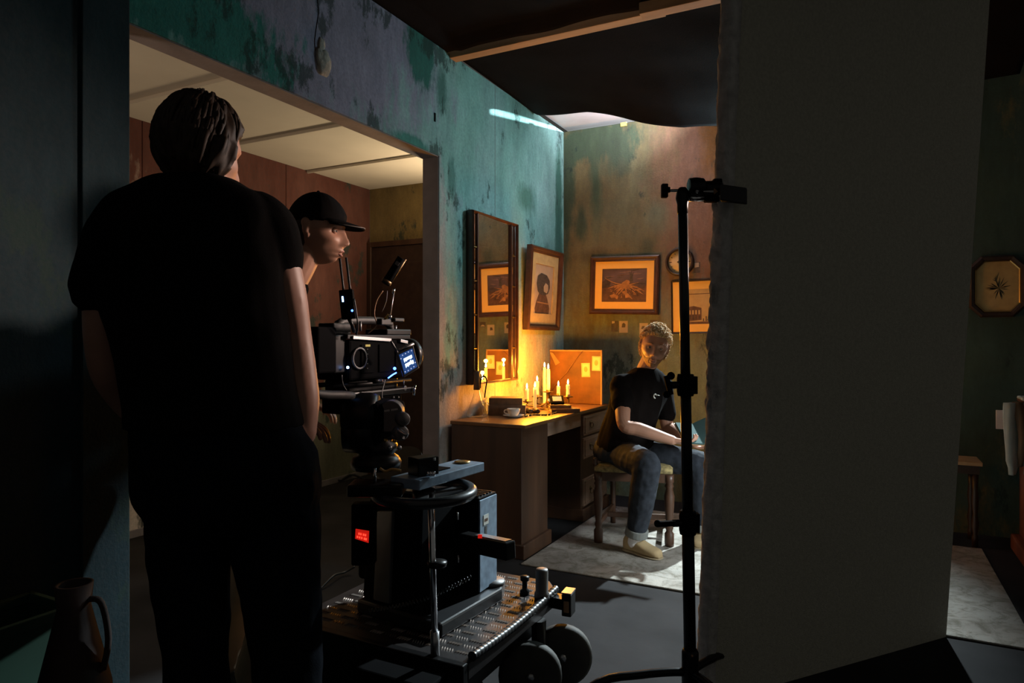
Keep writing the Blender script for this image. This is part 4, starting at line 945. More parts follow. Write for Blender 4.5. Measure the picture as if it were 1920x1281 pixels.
# chamfered deck
deck = [(DL0, DY0), (DL1, DY0), (DL1, DY1 - 0.09), (DL1 - 0.07, DY1), (DL0, DY1)]
m = MB(); m.prism([V((x, y, DT - 0.05)) for x, y in deck], (0, 0, 0.05)); m.build('deck', 'tread_metal', dol, bevel=0.003)
m = MB(); rnd = random.Random(2)
def tear(c, ax, l, wd, hh):
    ax = V(ax).normalized(); ay = V((-ax.y, ax.x, 0)); c = V(c)
    m.add([c - ax * l / 2, c + ay * wd / 2, c + ax * l / 2, c - ay * wd / 2, c + V((0, 0, hh)) - ax * l * .22, c + V((0, 0, hh)) + ax * l * .22], [(0, 3, 4), (3, 2, 5), (3, 5, 4), (2, 1, 5), (1, 0, 4), (1, 4, 5)])
ny, nx = 16, 12
for j in range(ny):
    for i in range(nx):
        cxx = DL0 + 0.035 + (DL1 - DL0 - 0.06) * (i + 0.5) / nx; cyy = DY0 + 0.03 + (DY1 - DY0 - 0.05) * (j + 0.5) / ny
        if cxx > DL1 - 0.10 and cyy > DY1 - 0.10: continue
        if cxx < -1.18 and cyy > 1.86 and cxx > -1.55 and cyy < 2.30: continue
        for k in range(5):
            o = (k - 2) * 0.0092
            if (i + j) % 2: tear((cxx + o, cyy, DT), (0.35, 1, 0), 0.026, 0.0050, 0.0032)
            else: tear((cxx + o, cyy, DT), (-0.35, 1, 0), 0.026, 0.0050, 0.0032)
m.build('tread_pattern', 'tread_bar', dol, kind='stuff')
m = MB(); m.box(DL0 - 0.01, DL1, DY0 - 0.03, DY0 - 0.002, 0.13, DT + 0.004); m.build('front_bumper', 'black_metal', dol, bevel=0.004)
m = MB(); m.box(DL0 + 0.04, DL1 - 0.05, DY0 + 0.01, DY1 - 0.10, 0.17, DT - 0.05); m.build('chassis', 'black_metal', dol, bevel=0.006)
# near corner box
nb = W(800, 1260, 1.98)
m = MB(); m.box(-1.33, -1.065, 1.56, 1.665, 0.13, 0.292); m.build('bumper_box', 'black_plastic', dol, bevel=0.006)
# corrugated hose along the deck edge
pts = [V((DL1 - 0.005, DY0 + 0.03 + (DY1 - 0.12 - DY0) * k / 84, DT + 0.008 - 0.012 * math.sin(PI * k / 84))) for k in range(85)]
MB().tube(pts, [0.0150 if k % 3 == 0 else 0.0118 for k in range(85)], 10).build('corrugated_hose', 'gloss_black', dol)
# corner bracket
br = W(1066, 1125, 2.50)
m = MB(); m.obox(br + V((0, 0, -0.012)), (0.036, 0.06, 0.080), (1, 0.1, 0)); m.build('corner_bracket', 'black_metal', dol, bevel=0.004)
MB().box(DL1 - 0.01, br.x - 0.016, br.y - 0.025, br.y + 0.025, DT - 0.045, DT - 0.006).build('bracket_arm', 'black_metal', dol)
MB().obox(br + V((0, 0, 0.033)), (0.037, 0.061, 0.004), (1, 0.1, 0)).build('bracket_cap', 'steel', dol)
MB().obox(br + V((0.004, -0.032, -0.015)), (0.018, 0.003, 0.04), (1, 0.1, 0)).build('reflector', 'tan_leather', dol)
# canister and knob on the deck
cn = W(1016, 1120, 2.48); cn.z = DT
MB().lathe([(0.0, 0.0), (0.027, 0.0), (0.027, 0.02), (0.023, 0.024), (0.023, 0.10), (0.021, 0.107), (0.0, 0.107)], cn, n=22).build('push_bar_socket', 'grey_metal', dol)
kb = W(984, 1116, 2.52); kb.z = DT
MB().lathe([(0.0, 0.0), (0.018, 0.0), (0.018, 0.015), (0.010, 0.02), (0.010, 0.05), (0.017, 0.052), (0.017, 0.066), (0.0, 0.068)], kb, n=18).build('deck_knob', 'black_metal', dol)
# wheels, one pair on each corner
def wheel(c, axis, r=0.108, wd=0.05):
    wh = MB().lathe([(r * .45, -wd / 2), (r * .9, -wd / 2), (r, -wd * .3), (r, wd * .3), (r * .9, wd / 2), (r * .45, wd / 2)], c, axis, 32).build('wheel', 'rubber', dol)
    MB().lathe([(0.0, -wd * .42), (r * .5, -wd * .42), (r * .5, wd * .42), (0.0, wd * .42)], c, axis, 24).build('hub', 'rubber_hub', wh)
    MB().lathe([(0.0, -wd * .6), (0.014, -wd * .6), (0.014, wd * .6), (0.0, wd * .6)], c, axis, 8).build('axle_nut', 'steel', wh)
ax = V((0.42, -0.90, 0))
w1 = W(994, 1222, 2.33); w2 = W(1054, 1208, 2.47)
for p in (w1, w2): wheel(V((p.x, p.y, 0.1085)), ax)
wm = (w1 + w2) / 2
MB().cyl(V((wm.x, wm.y, 0.108)) - (w2 - w1) * 0.3, V((wm.x, wm.y, 0.108)) + (w2 - w1) * 0.3, 0.016).build('axle', 'black_metal', dol)
MB().cyl(V((wm.x - .03, wm.y, 0.10)), V((wm.x - .03, wm.y, DT - 0.05)), 0.026).build('kingpin', 'black_metal', dol)
for (xx, yy) in ((-1.62, 2.33), (-1.62, 1.80), (-1.14, 1.80)):
    for s in (-1, 1): wheel(V((xx + 0.04 * s, yy, 0.1085)), (1, 0, 0))
    MB().cyl(V((xx, yy, 0.10)), V((xx, yy, DT - 0.05)), 0.022).build('kingpin', 'black_metal', dol)
# turntable base plate
m = MB(); m.prism([V((x, y, DT + 0.001)) for x, y in ((-1.55, 1.84), (-1.18, 1.80), (-1.155, 2.16), (-1.20, 2.27), (-1.55, 2.27))], (0, 0, 0.046)); m.build('base_plate', 'gloss_black', dol, bevel=0.008)
bdz = DT + 0.047
MB().lathe([(0.0, 0.0), (0.05, 0.0), (0.048, 0.012), (0.0, 0.014)], (-1.215, 2.19, bdz), n=24).build('cover_disc', 'grey_metal', dol)
# column housing
m = MB()
m.hexa([V(p) for p in ((-1.545, 1.86, bdz), (-1.29, 1.83, bdz), (-1.27, 2.14, bdz), (-1.545, 2.14, bdz))], [V(p) for p in ((-1.53, 1.88, 0.70), (-1.29, 1.85, 0.725), (-1.27, 2.14, 0.725), (-1.53, 2.14, 0.70))])
m.build('column_housing', 'black_plastic', dol, bevel=0.012)
m = MB(); m.hexa([V(p) for p in ((-1.475, 1.835, 0.37), (-1.405, 1.83, 0.37), (-1.405, 1.85, 0.37), (-1.475, 1.87, 0.37))], [V(p) for p in ((-1.475, 1.855, 0.665), (-1.405, 1.848, 0.675), (-1.405, 1.87, 0.675), (-1.475, 1.89, 0.665))]); m.build('front_cover', 'grey_metal', dol, bevel=0.003)
m = MB(); m.box(-1.60, -1.50, 1.90, 2.08, 0.40, 0.66); m.build('side_housing', 'black_plastic', dol, bevel=0.015)
# red readout on the left of the housing
dq = [W(667, 992, 2.205), W(692, 996, 2.205), W(691, 1018, 2.205), W(666, 1010, 2.205)]
dn = -FV
ro = MB().prism([q + FV * 0.002 for q in dq], -FV * 0.004); ro = ro.build('readout', 'red_led', dol)
def inq(a, b): return (dq[0].lerp(dq[1], a)).lerp(dq[3].lerp(dq[2], a), b) - FV * 0.0035
m = MB()
for r_, (bb, cells) in enumerate(((0.38, (0.28, 0.42, 0.62, 0.76)), (0.72, (0.18, 0.34, 0.50, 0.70, 0.82)))):
    for a in cells:
        for q in ((a - 0.04, a - 0.02), (a + 0.02, a + 0.04)): m.prism([inq(q[0], bb - .1), inq(q[1], bb - .1), inq(q[1], bb + .1), inq(q[0], bb + .1)], -FV * 0.001)
        m.prism([inq(a - 0.03, bb - .02), inq(a + 0.03, bb - .0), inq(a + 0.03, bb + .03), inq(a - 0.03, bb + .02)], -FV * 0.001)
m.build('readout_digits', 'red_led_bright', ro)
MB().obox((dq[0] + dq[2]) / 2 + FV * 0.03 + V((0, 0, 0.0)), (0.075, 0.05, 0.20), RV, FV).build('readout_hood', 'black_plastic', dol, bevel=0.006)
# upright battery cabinet with its pale blue side
m = MB(); m.box(-1.335, -1.205, 2.075, 2.205, bdz + 0.001, 0.688); m.build('side_cabinet', 'black_plastic', dol, bevel=0.003)
m = MB(); m.box(-1.205, -1.199, 2.078, 2.202, bdz + 0.004, 0.684); cab = m.build('side_panel', 'blue_grey_metal', dol, bevel=0.002)
MB().box(-1.33, -1.203, 2.08, 2.20, 0.688, 0.692).build('cabinet_top', 'tread_metal', dol)
for k in range(5): MB().box(-1.32, -1.21, 2.088 + 0.022 * k, 2.098 + 0.022 * k, 0.692, 0.697).build('cabinet_rib', 'black_metal', dol)
lb = onX(-1.199, 911, 973)
MB().box(-1.1988, -1.1975, lb.y - 0.018, lb.y + 0.018, lb.z - 0.020, lb.z + 0.016).build('white_label', 'label_white', cab)
m = MB()
for k in range(3): m.box(-1.1974, -1.1968, lb.y - 0.011 + 0.008 * k, lb.y - 0.005 + 0.008 * k, lb.z - 0.008, lb.z + 0.002)
m.build('label_print', 'print_brown', cab)
MB().box(-1.1988, -1.1978, lb.y - 0.007, lb.y + 0.007, lb.z - 0.055, lb.z - 0.025).build('grey_sticker', 'grey_metal', cab)
# control lever bar sticking out to the right
ba, bb_ = W(852, 1010, 2.38), W(958, 1033, 2.17)
m = MB(); m.obox((ba + bb_) / 2, ((bb_ - ba).length, 0.045, 0.058), (bb_ - ba)); m.build('control_arm', 'black_metal', dol, bevel=0.005)
MB().obox((ba + bb_) / 2 + (bb_ - ba) * 0.20 + V((0, 0, 0.030)), ((bb_ - ba).length * 0.52, 0.03, 0.004), (bb_ - ba)).build('arm_inlay', 'steel', dol)
lp = W(900, 1006, 2.24)
MB().obox(lp, (0.014, 0.004, 0.012), RV, FV).build('red_indicator', 'red_led', dol)
# steering column with its wheel
s0, s1 = W(816, 1232, 2.03), W(808, 940, 2.03)
sb = W(813, 1180, 2.03); s0.z = DT
MB().cyl(s0, s0.lerp(s1, 0.16), 0.0135, n=18).build('steering_post', 'steel', dol)
MB().cyl(s0.lerp(s1, 0.15), s1, 0.0098, n=18).build('steering_post', 'chrome', dol)
cl_ = s0.lerp(s1, 0.60)
MB().lathe([(0.0095, -0.014), (0.028, -0.012), (0.030, -0.004), (0.030, 0.002), (0.01, 0.006)], cl_ + FV * 0.008 + RV * 0.012, n=20).build('post_collar', 'black_metal', dol)
wc = W(795, 922, 2.06); wr = 0.145
tl = (UP + FV * -0.02).normalized(); ring = []
su, sv, _ = frame_of(tl)
ring = [wc + su * wr * math.cos(a) + sv * wr * math.sin(a) for a in [2 * PI * k / 48 for k in range(48)]]
sw_ = MB().tube(ring, 0.0165, 12, closed=True).build('steering_wheel', 'gloss_black', dol)
for k in range(3):
    a = 2 * PI * k / 3 + 0.5; e = wc + su * wr * math.cos(a) + sv * wr * math.sin(a)
    MB().obox((wc + e) / 2 + V((0, 0, -0.004)), ((e - wc).length, 0.032, 0.007), (e - wc)).build('spoke', 'steel', sw_)
MB().lathe([(0.0, -0.02), (0.035, -0.02), (0.035, 0.006), (0.02, 0.012), (0.0, 0.013)], wc, tl, 20).build('hub', 'black_metal', sw_)
# hydraulic lift column rising to the head
MB().cyl(V((-1.42, 1.98, 0.70)), V((-1.42, 1.90, 0.83)), 0.085, n=24).build('lift_column', 'black_metal', dol)
# coiled lead and small hardware
a_, b_ = W(690, 1147, 2.15), W(883, 1082, 2.32); pts = []
for k in range(320):
    t = k / 319; p = a_.lerp(b_, t) + V((0, 0, -0.02 * math.sin(PI * t))); an = k * 0.62
    pts.append(p + FV * 0.006 * math.cos(an) + V((0, 0, 0.0065 * math.sin(an))))
MB().tube(pts, 0.0022, 5).build('coiled_lead', 'gloss_black', dol)
for x, y in ((859, 1048), (858, 968)):
    p = W(x, y, 2.24); MB().cyl(p + V((0, 0, -0.012)), p + V((0, 0, 0.012)), 0.003, n=8).build('latch_pin', 'steel', dol)
# flat arm plate reaching past the head
aa, ab = W(792, 900, 1.985), W(906, 876, 2.26)
ad = (ab - aa); ad.z = 0; arm_c = (aa + ab) / 2; arm_c.z = 0.828
MB().obox(arm_c - V((0.055, 0, 0)), (ad.length + 0.02, 0.11, 0.030), ad).build('arm_plate', 'blue_grey_metal', dol, bevel=0.003)
MB().lathe([(0.012, 0.0), (0.026, 0.0), (0.026, 0.004), (0.012, 0.004)], V((ab.x - 0.06, ab.y - 0.035, 0.844)), n=20).build('arm_bore', 'brass', dol)
MB().obox(arm_c + V((-0.06, -0.04, 0.0165)), (0.13, 0.05, 0.004), ad).build('arm_recess', 'black_plastic', dol)
bl = W(793, 874, 2.06)
MB().obox(bl + FV * 0.01, (0.075, 0.06, 0.055), V((0.4, 1, 0))).build('brake_block', 'black_metal', dol, bevel=0.004)
for k in range(3):
    p = W(803 + 5 * k, 889, 2.02); MB().cyl(p + V((0, 0, -0.006)), p + V((0, 0, 0.008)), 0.005, n=10).build('block_screw', 'chrome', dol)
for k in range(3):
    p = W(778 + 18 * k, 861, 2.06); MB().cyl(p + V((0, 0, -0.004)), p + V((0, 0, 0.004)), 0.005, n=10).build('block_screw', 'steel', dol)
MB().obox(W(708, 915, 2.02), (0.10, 0.16, 0.035), FV).build('head_support', 'black_metal', dol, bevel=0.006)
MB().cyl(W(703, 878, 2.0), W(703, 905, 2.0), 0.0045, n=8).build('support_pin', 'chrome', dol)
MB().tube([W(x, y, 2.0) for x, y in ((712, 878), (722, 884), (735, 880), (752, 883))], 0.004, 6, 4).build('amber_lead', 'amber_wire', dol)

# ------------------------------------------------------------------ geared head
hc = W(705, 830, 2.10)
gh = thing('geared_head', 'black geared tripod head with knobs and a dial between dolly and camera', 'tripod head', V((hc.x, hc.y, 0.85)))
HX, HY = hc.x, hc.y
MB().lathe([(0.0, 0.0), (0.075, 0.0), (0.078, 0.02), (0.07, 0.035), (0.055, 0.045), (0.066, 0.055), (0.066, 0.075), (0.05, 0.085), (0.05, 0.1), (0.0, 0.1)], (HX, HY, 0.855), n=28).build('bowl_mount', 'black_metal', gh)
for k in range(4):
    p = W(722 + 9 * k, 826 + (k % 2) * 14, 2.0); MB().sphere(p, 0.007, 10, 6).build('leveling_screw', 'steel' if k % 2 else 'brass', gh)
m = MB(); m.obox(V((HX - 0.01, HY, 1.005)), (0.15, 0.15, 0.12), (0, 1, 0)); m.build('head_body', 'black_plastic', gh, bevel=0.02)
m = MB(); m.lathe([(0.0, -0.05), (0.062, -0.05), (0.068, -0.03), (0.068, 0.03), (0.062, 0.05), (0.0, 0.05)], W(678, 778, 2.07), RV, 24); m.build('drag_drum', 'black_metal', gh)
MB().lathe([(0.0, -0.045), (0.058, -0.045), (0.062, 0.0), (0.058, 0.045), (0.0, 0.045)], W(676, 812, 2.07), RV, 24).build('drag_drum', 'black_metal', gh)
dc2 = W(732, 782, 2.03); dnv = (-FV + RV * 0.1).normalized()
m = MB(); su, sv, _ = frame_of(dnv)
R = []
prof = [dc2 + su * 0.0 for _ in ()]
out = []
for k in range(25):
    a = PI * k / 24; out.append((math.cos(a) * 0.036, math.sin(a) * 0.036 + 0.012))
out += [(-0.036, -0.045), (0.036, -0.045)]
m.prism([dc2 + RV * a + V((0, 0, b)) for a, b in out], FV * 0.05); m.build('tilt_plate', 'grey_metal', gh, bevel=0.004)
m = MB()
for k in range(10):
    if k == 4: continue
    p = dc2 + RV * (-0.016 + 0.0040 * k) + V((0, 0, 0.018 + 0.0006 * k)) - FV * 0.001
    m.obox(p, (0.0030, 0.0015, 0.0052), RV, FV)
m.build('nameplate_letters', 'mark_white', gh)
for x, y, r in ((756, 786, 0.020), (752, 812, 0.022)):
    p = W(x, y, 2.0); MB().lathe([(0.0, -0.02), (r, -0.02), (r * 1.08, -0.01), (r, 0.006), (r * .8, 0.01), (0.0, 0.01)], p, (-FV + RV * 0.5), 16).build('drag_knob', 'grey_metal', gh)
MB().tube([W(735, 818, 2.0), W(748, 823, 1.99), W(756, 820, 1.98)], [0.006, 0.004, 0.006], 8, 3).build('lock_lever', 'grey_metal', gh)
MB().tube([W(746, 806, 1.99), W(760, 815, 1.98), W(765, 812, 1.98)], [0.008, 0.006, 0.004], 8, 3).build('lock_lever', 'steel', gh)
# top sliding plate with white index marks
tpz = W(700, 742, 2.05).z
pa_, pb_ = onX(-1.36, 662, 742), onX(-1.36, 776, 742)
MB().box(-1.50, -1.36, pa_.y, pb_.y, tpz - 0.010, tpz + 0.008).build('top_plate', 'black_metal', gh, bevel=0.002)
MB().box(-1.362, -1.3585, pa_.y, pb_.y, tpz + 0.004, tpz + 0.008).build('plate_scale', 'steel', gh)
MB().cyl(V((-1.352, pb_.y - 0.012, tpz - 0.02)), V((-1.352, pb_.y - 0.004, tpz + 0.014)), 0.004, n=8).build('plate_catch', 'chrome', gh)
m = MB(); m.box(-1.49, -1.365, pa_.y + 0.005, pb_.y - 0.06, tpz - 0.06, tpz - 0.011); m.build('tilt_housing', 'black_plastic', gh, bevel=0.006)
m = MB(); dd = W(687, 750, 2.0)
fc = onX(-1.3635, 687, 752); sux, suz = V((0, 1, 0)), V((0, 0, 1))
for k in range(18):
    a = 2 * PI * k / 18
    if k % 9 == 4: continue
    m.obox(fc + V((0.001, 0, 0)) + (sux * math.cos(a) + suz * math.sin(a)) * 0.0215, (0.0015, 0.0018, 0.0045), (1, 0, 0), None, (sux * math.cos(a) + suz * math.sin(a)))
for k in range(8):
    a = 2 * PI * k / 8; m.obox(fc + V((0.001, 0, 0)) + (sux * math.cos(a) + suz * math.sin(a)) * 0.007, (0.0015, 0.0035, 0.0015), (1, 0, 0))
m.build('dial_marks', 'mark_white', gh)
m = MB()
for x, y in ((696, 745), (701, 750), (738, 745), (733, 750), (729, 755), (747, 745), (747, 751)):
    m.sphere(onX(-1.3625, x, y), 0.0034, 8, 5)
m.build('white_index_dots', 'mark_white', gh)
MB().tube([W(660, 742, 2.02), W(640, 741, 1.95), W(612, 741, 1.9), W(588, 738, 1.86)], [0.012, 0.013, 0.014, 0.012], 10, 3).build('pan_handle', 'rubber_hub', gh)

# ------------------------------------------------------------------ cinema camera
CX0, CX1 = -1.50, -1.365
by0, by1 = onX(CX1, 655, 660).y, onX(CX1, 762, 660).y
cz0, cz1 = tpz + 0.045, onX(CX1, 690, 634).z
cm = thing('cinema_camera', 'black cinema camera rig with small blue-lit screen, antennas and microphone', 'camera', V(((CX0 + CX1) / 2, (by0 + by1) / 2, tpz + 0.008)))
MB().box(CX0, CX1, by0, by1, cz0, cz1 - 0.004).build('body', 'black_plastic', cm, bevel=0.008)
m = MB(); m.box(CX0 + 0.02, CX1 - 0.02, by0 + 0.02, by1 - 0.02, tpz + 0.0085, cz0 - 0.001); m.build('base_riser', 'black_metal', cm, bevel=0.004)
for xx in (CX0 + 0.03, CX1 - 0.015): MB().cyl(V((xx, by0 - 0.06, tpz + 0.03)), V((xx, by1 + 0.04, tpz + 0.03)), 0.0075, n=12).build('support_rod', 'black_metal', cm)
# ridges and cover on the operator side
for k in range(3):
    yy = by0 + (by1 - by0) * (0.18 + 0.30 * k); MB().box(CX1, CX1 + 0.004, yy, yy + 0.06, cz0 + 0.02, cz1 - 0.02).build('side_cover', 'black_plastic', cm, bevel=0.0015)
m = MB(); m.lathe([(0.028, 0.0), (0.034, 0.0), (0.034, 0.003), (0.028, 0.003)], onX(CX1, 672, 672) + V((0.004, 0, 0)), (1, 0, 0), 24, closed=True); m.build('ring_mark', 'grey_metal', cm)
m = MB()
for k in range(5): m.sphere(onX(CX1 + 0.004, 689, 655 + 9 * k), 0.0018, 6, 4)
m.build('side_screws', 'mark_white', cm)
MB().box(CX1 + 0.003, CX1 + 0.005, onX(CX1, 683, 648).y, onX(CX1, 692, 648).y, onX(CX1, 687, 650).z, onX(CX1, 687, 646).z).build('maker_plate', 'tape_yellow', cm)
# top plate, bright rail, top handle
MB().box(CX0 + 0.01, CX1 + 0.002, by0 - 0.01, by1 + 0.02, cz1 - 0.003, cz1 + 0.010).build('top_plate', 'black_metal', cm, bevel=0.002)
ra, rb = onX(CX1 + 0.006, 661, 633), onX(CX1 + 0.006, 733, 638); rc, rd_ = onX(CX1 + 0.006, 750, 639), onX(CX1 + 0.006, 764, 642)
for p, q in ((ra, rb), (rc, rd_)): MB().obox((p + q) / 2, ((q - p).length, 0.006, 0.0105), q - p).build('top_rail', 'steel', cm, bevel=0.0015)
hz = cz1 + 0.05
m = MB(); m.tube([V((-1.43, by0 + 0.03, cz1 + 0.008)), V((-1.43, by0 + 0.04, hz)), V((-1.43, by1 - 0.03, hz + 0.004)), V((-1.43, by1 + 0.0, cz1 + 0.012))], [0.013, 0.013, 0.013, 0.013], 10, 5); m.build('top_handle', 'rubber_hub', cm)
for k in range(7):
    p = onX(-1.40, *((668, 618), (676, 612), (722, 622), (735, 628), (742, 616), (748, 624), (765, 630))[k]); h_ = (0.03, 0.03, 0.012, 0.012, 0.02, 0.012, 0.012)[k]
    MB().cyl(p + V((0, 0, -h_ / 2)), p + V((0, 0, h_ / 2)), 0.0035, n=8).build('rig_screw', 'steel' if k in (1, 4, 5) else 'black_metal', cm)
MB().box(-1.47, -1.38, by0 + 0.20, by1 + 0.05, cz1 + 0.010, cz1 + 0.030).build('rig_block', 'black_metal', cm, bevel=0.004)
MB().box(-1.46, -1.40, by0 - 0.03, by0 + 0.05, cz1 + 0.010, cz1 + 0.045).build('rig_block', 'black_metal', cm, bevel=0.004)
# battery and back-end block
ra_, rb_ = onX(CX1, 596, 660).y, by0 - 0.004
m = MB(); m.box(CX0 - 0.005, CX1, ra_, rb_ - 0.05, onX(CX1, 620, 700).z, onX(CX1, 620, 613).z); m.build('battery', 'black_plastic', cm, bevel=0.006)
m = MB(); m.box(CX0 + 0.01, CX1 - 0.012, rb_ - 0.05, rb_ + 0.004, onX(CX1, 640, 700).z, onX(CX1, 640, 628).z); m.build('battery_plate', 'black_metal', cm, bevel=0.004)
MB().sphere(onX(CX1 + 0.002, 652, 689), 0.0042, 10, 6).build('status_light', 'blue_led_bright', cm)
MB().sphere(onX(CX1 + 0.008, 740, 691), 0.005, 10, 6).build('status_light', 'blue_led', cm)
MB().tube([onX(CX1 + 0.008, x, y) for x, y in ((728, 709), (736, 703), (743, 699))], 0.0022, 6, 3).build('light_strip', 'blue_led', cm)
MB().tube([onX(CX1 + 0.004, x, y) for x, y in ((641, 703), (643, 720), (650, 732))], 0.0014, 6, 4).build('lead', 'grey_metal', cm)
MB().tube([onX(CX1 + 0.006, x, y) for x, y in ((722, 712), (719, 724), (716, 738), (717, 748))], 0.0016, 6, 4).build('lead', 'mark_white', cm)
MB().cyl(onX(CX1 - 0.01, 700, 715), onX(CX1 - 0.01, 714, 714), 0.008, n=12).build('roller', 'black_metal', cm)
MB().sphere(onX(CX1 - 0.008, 715, 714), 0.0065, 10, 6).build('roller_cap', 'tan_leather', cm)
MB().lathe([(0.004, 0), (0.009, 0), (0.009, 0.004), (0.004, 0.004)], onX(CX1 + 0.002, 758, 728), (1, 0, 0), 16).build('rod_clamp_knob', 'grey_metal', cm)
MB().cyl(onX(CX1, 757, 722), onX(CX1, 757, 714), 0.002, n=8).build('clamp_pin', 'steel', cm)
# lens and round matte box
lcx, lcz = -1.43, (cz0 + cz1) / 2 + 0.004
MB().lathe([(0.0, 0.0), (0.042, 0.0), (0.042, 0.012), (0.048, 0.016), (0.048, 0.06), (0.044, 0.064), (0.044, 0.075), (0.050, 0.08), (0.050, 0.095), (0.043, 0.095), (0.036, 0.085), (0.0, 0.08)], (lcx, by1 + 0.001, lcz), (0, 1, 0), 32).build('lens', 'black_metal', cm)
for k in range(3): MB().lathe([(0.0485, 0), (0.052, 0.002), (0.052, 0.008), (0.0485, 0.010)], (lcx, by1 + 0.020 + 0.014 * k, lcz), (0, 1, 0), 36).build('lens_ring', 'gloss_black', cm)
m = MB(); m.lathe([(0.0505, 0.0), (0.056, 0.0), (0.060, 0.006), (0.060, 0.024), (0.057, 0.027), (0.053, 0.01), (0.0505, 0.01)], (lcx, by1 + 0.082, lcz), (0, 1, 0), 36); m.build('matte_box', 'gloss_black', cm)
# flip-out screen
mq = [W(746, 664, 2.12), W(774, 651, 2.14), W(784, 689, 2.14), W(758, 705, 2.12)]
mn = (mq[1] - mq[0]).cross(mq[3] - mq[0]).normalized()
if mn.dot(FV) > 0: mn = -mn
def sq(a, b, c=0): return (mq[0].lerp(mq[1], a)).lerp(mq[3].lerp(mq[2], a), b) + mn * c
mo = MB().hexa([sq(-.06, -.06, -0.012), sq(1.06, -.06, -0.012), sq(1.06, 1.06, -0.012), sq(-.06, 1.06, -0.012)], [sq(-.06, -.06, 0), sq(1.06, -.06, 0), sq(1.06, 1.06, 0), sq(-.06, 1.06, 0)]).build('monitor', 'grey_metal', cm, bevel=0.002)
def sq_rect(m, a0, a1, b0, b1, c): m.prism([sq(a0, b0, c), sq(a1, b0, c), sq(a1, b1, c), sq(a0, b1, c)], mn * 0.0006)
m = MB(); sq_rect(m, 0.05, 0.95, 0.05, 0.95, 0.0004); m.build('screen', 'screen_blue', mo)
m = MB(); rnd = random.Random(4)
for b0_, b1_ in ((0.30, 0.44), (0.55, 0.69)):
    a = 0.24
    while a < 0.78:
        wd = rnd.uniform(0.045, 0.075); up_ = rnd.choice((0, 0, 0.045)); dn_ = rnd.choice((0, 0, 0.035))
        sq_rect(m, a, a + wd, b0_ - up_, b1_ + dn_, 0.0010); a += wd + 0.012
    sq_rect(m, 0.24, 0.78, b0_ + .05, b1_ - .03, 0.0010)
m.build('screen_text', 'screen_white', mo)
m = MB()
for a, b in ((0.25, 0.14), (0.45, 0.13), (0.65, 0.12), (0.86, 0.13), (0.10, 0.25), (0.90, 0.72), (0.12, 0.86), (0.33, 0.88), (0.54, 0.87), (0.74, 0.86)):
    m.prism([sq(a + 0.035 * math.cos(t), b + 0.028 * math.sin(t), 0.0010) for t in [2 * PI * k / 8 for k in range(8)]], mn * 0.0006)
m.build('screen_buttons', 'screen_dot', mo)
MB().cyl(sq(0.1, -0.12, -0.008), sq(1.15, -0.14, -0.008), 0.005, n=10).build('hinge', 'steel', mo)
MB().tube([W(733, 640, 2.12), W(740, 652, 2.13), W(748, 668, 2.15)], 0.004, 8, 3).build('monitor_arm', 'grey_metal', cm)
# wireless transmitter with two antennas
tq = W(652, 571, 2.0)
tilt_ = (UP + RV * -0.10).normalized(); tr_ = (RV + UP * 0.10).normalized()
tx = MB().obox(tq, (0.040, 0.024, 0.086), tr_, FV).build('transmitter', 'black_plastic', cm, bevel=0.003)
for o in (-0.008, 0.011): 
    b_ = tq + tr_ * o + tilt_ * 0.044
    MB().tube([b_, b_ + tilt_ * 0.008, b_ + tilt_ * 0.010, b_ + tilt_ * 0.093 - tr_ * 0.002], [0.0038, 0.0038, 0.0032, 0.0036], 8).build('antenna', 'rubber_hub', tx)
MB().obox(tq + tr_ * -0.010 + tilt_ * 0.016 - FV * 0.013, (0.0042, 0.002, 0.016), tr_, FV).build('indicator_light', 'blue_led_bright', tx)
MB().sphere(tq + tr_ * 0.014 - tilt_ * 0.020 - FV * 0.0125, 0.0034, 8, 6).build('indicator_light', 'blue_led', tx)
MB().tube([tq - tilt_ * 0.043, tq - tilt_ * 0.06 + tr_ * 0.006, W(664, 622, 2.03)], [0.006, 0.005, 0.006], 8, 3).build('transmitter_mount', 'black_metal', cm)
MB().tube([W(664, 560, 1.99), W(668, 585, 1.99), W(671, 612, 2.0), W(668, 628, 2.03)], 0.0022, 6, 4).build('lead', 'cable_black', cm)
# microphone on its arm
p0, p1 = W(722, 533, 2.12), W(753, 484, 2.12)
mic = MB().cyl(p0, p1, 0.0135, n=16).build('microphone', 'black_plastic', cm, bevel=0.002)
MB().cyl(p0 + (p1 - p0) * 0.04 + RV * 0.014, p1 - (p1 - p0) * 0.04 + RV * 0.014, 0.0045, n=8).build('microphone_rib', 'dark_brass', mic)
MB().lathe([(0.0, -0.006), (0.016, -0.006), (0.016, 0.006), (0.0, 0.006)], p0 + (p1 - p0) * 0.1, p1 - p0, 14).build('shock_mount', 'dark_brass', mic)
MB().obox(p0.lerp(p1, 0.78) - FV * 0.0138, (0.012, 0.001, 0.012), (p1 - p0), FV).build('microphone_label', 'grey_metal', mic)
MB().cyl(W(731, 597, 2.1), W(738, 550, 2.1), 0.0022, n=8).build('microphone_arm', 'steel', cm)
MB().cyl(W(737, 551, 2.1), W(739, 541, 2.1), 0.0046, n=8).build('arm_tip', 'chrome', cm)
MB().sphere(W(731, 594, 2.09), 0.0065, 12, 8).build('arm_ball', 'chrome', cm)
MB().cyl(W(719, 602, 2.09), W(729, 590, 2.09), 0.0042, n=8).build('arm_knob', 'brass', cm)
MB().tube([W(x, y, 2.1) for x, y in ((718, 545), (708, 560), (703, 576), (702, 592), (706, 610), (690, 625))], 0.0020, 6, 4).build('lead', 'tan_leather', cm)
MB().tube([W(x, y, 2.1) for x, y in ((726, 545), (724, 565), (716, 585))], 0.0012, 6, 4).build('lead', 'grey_metal', cm)
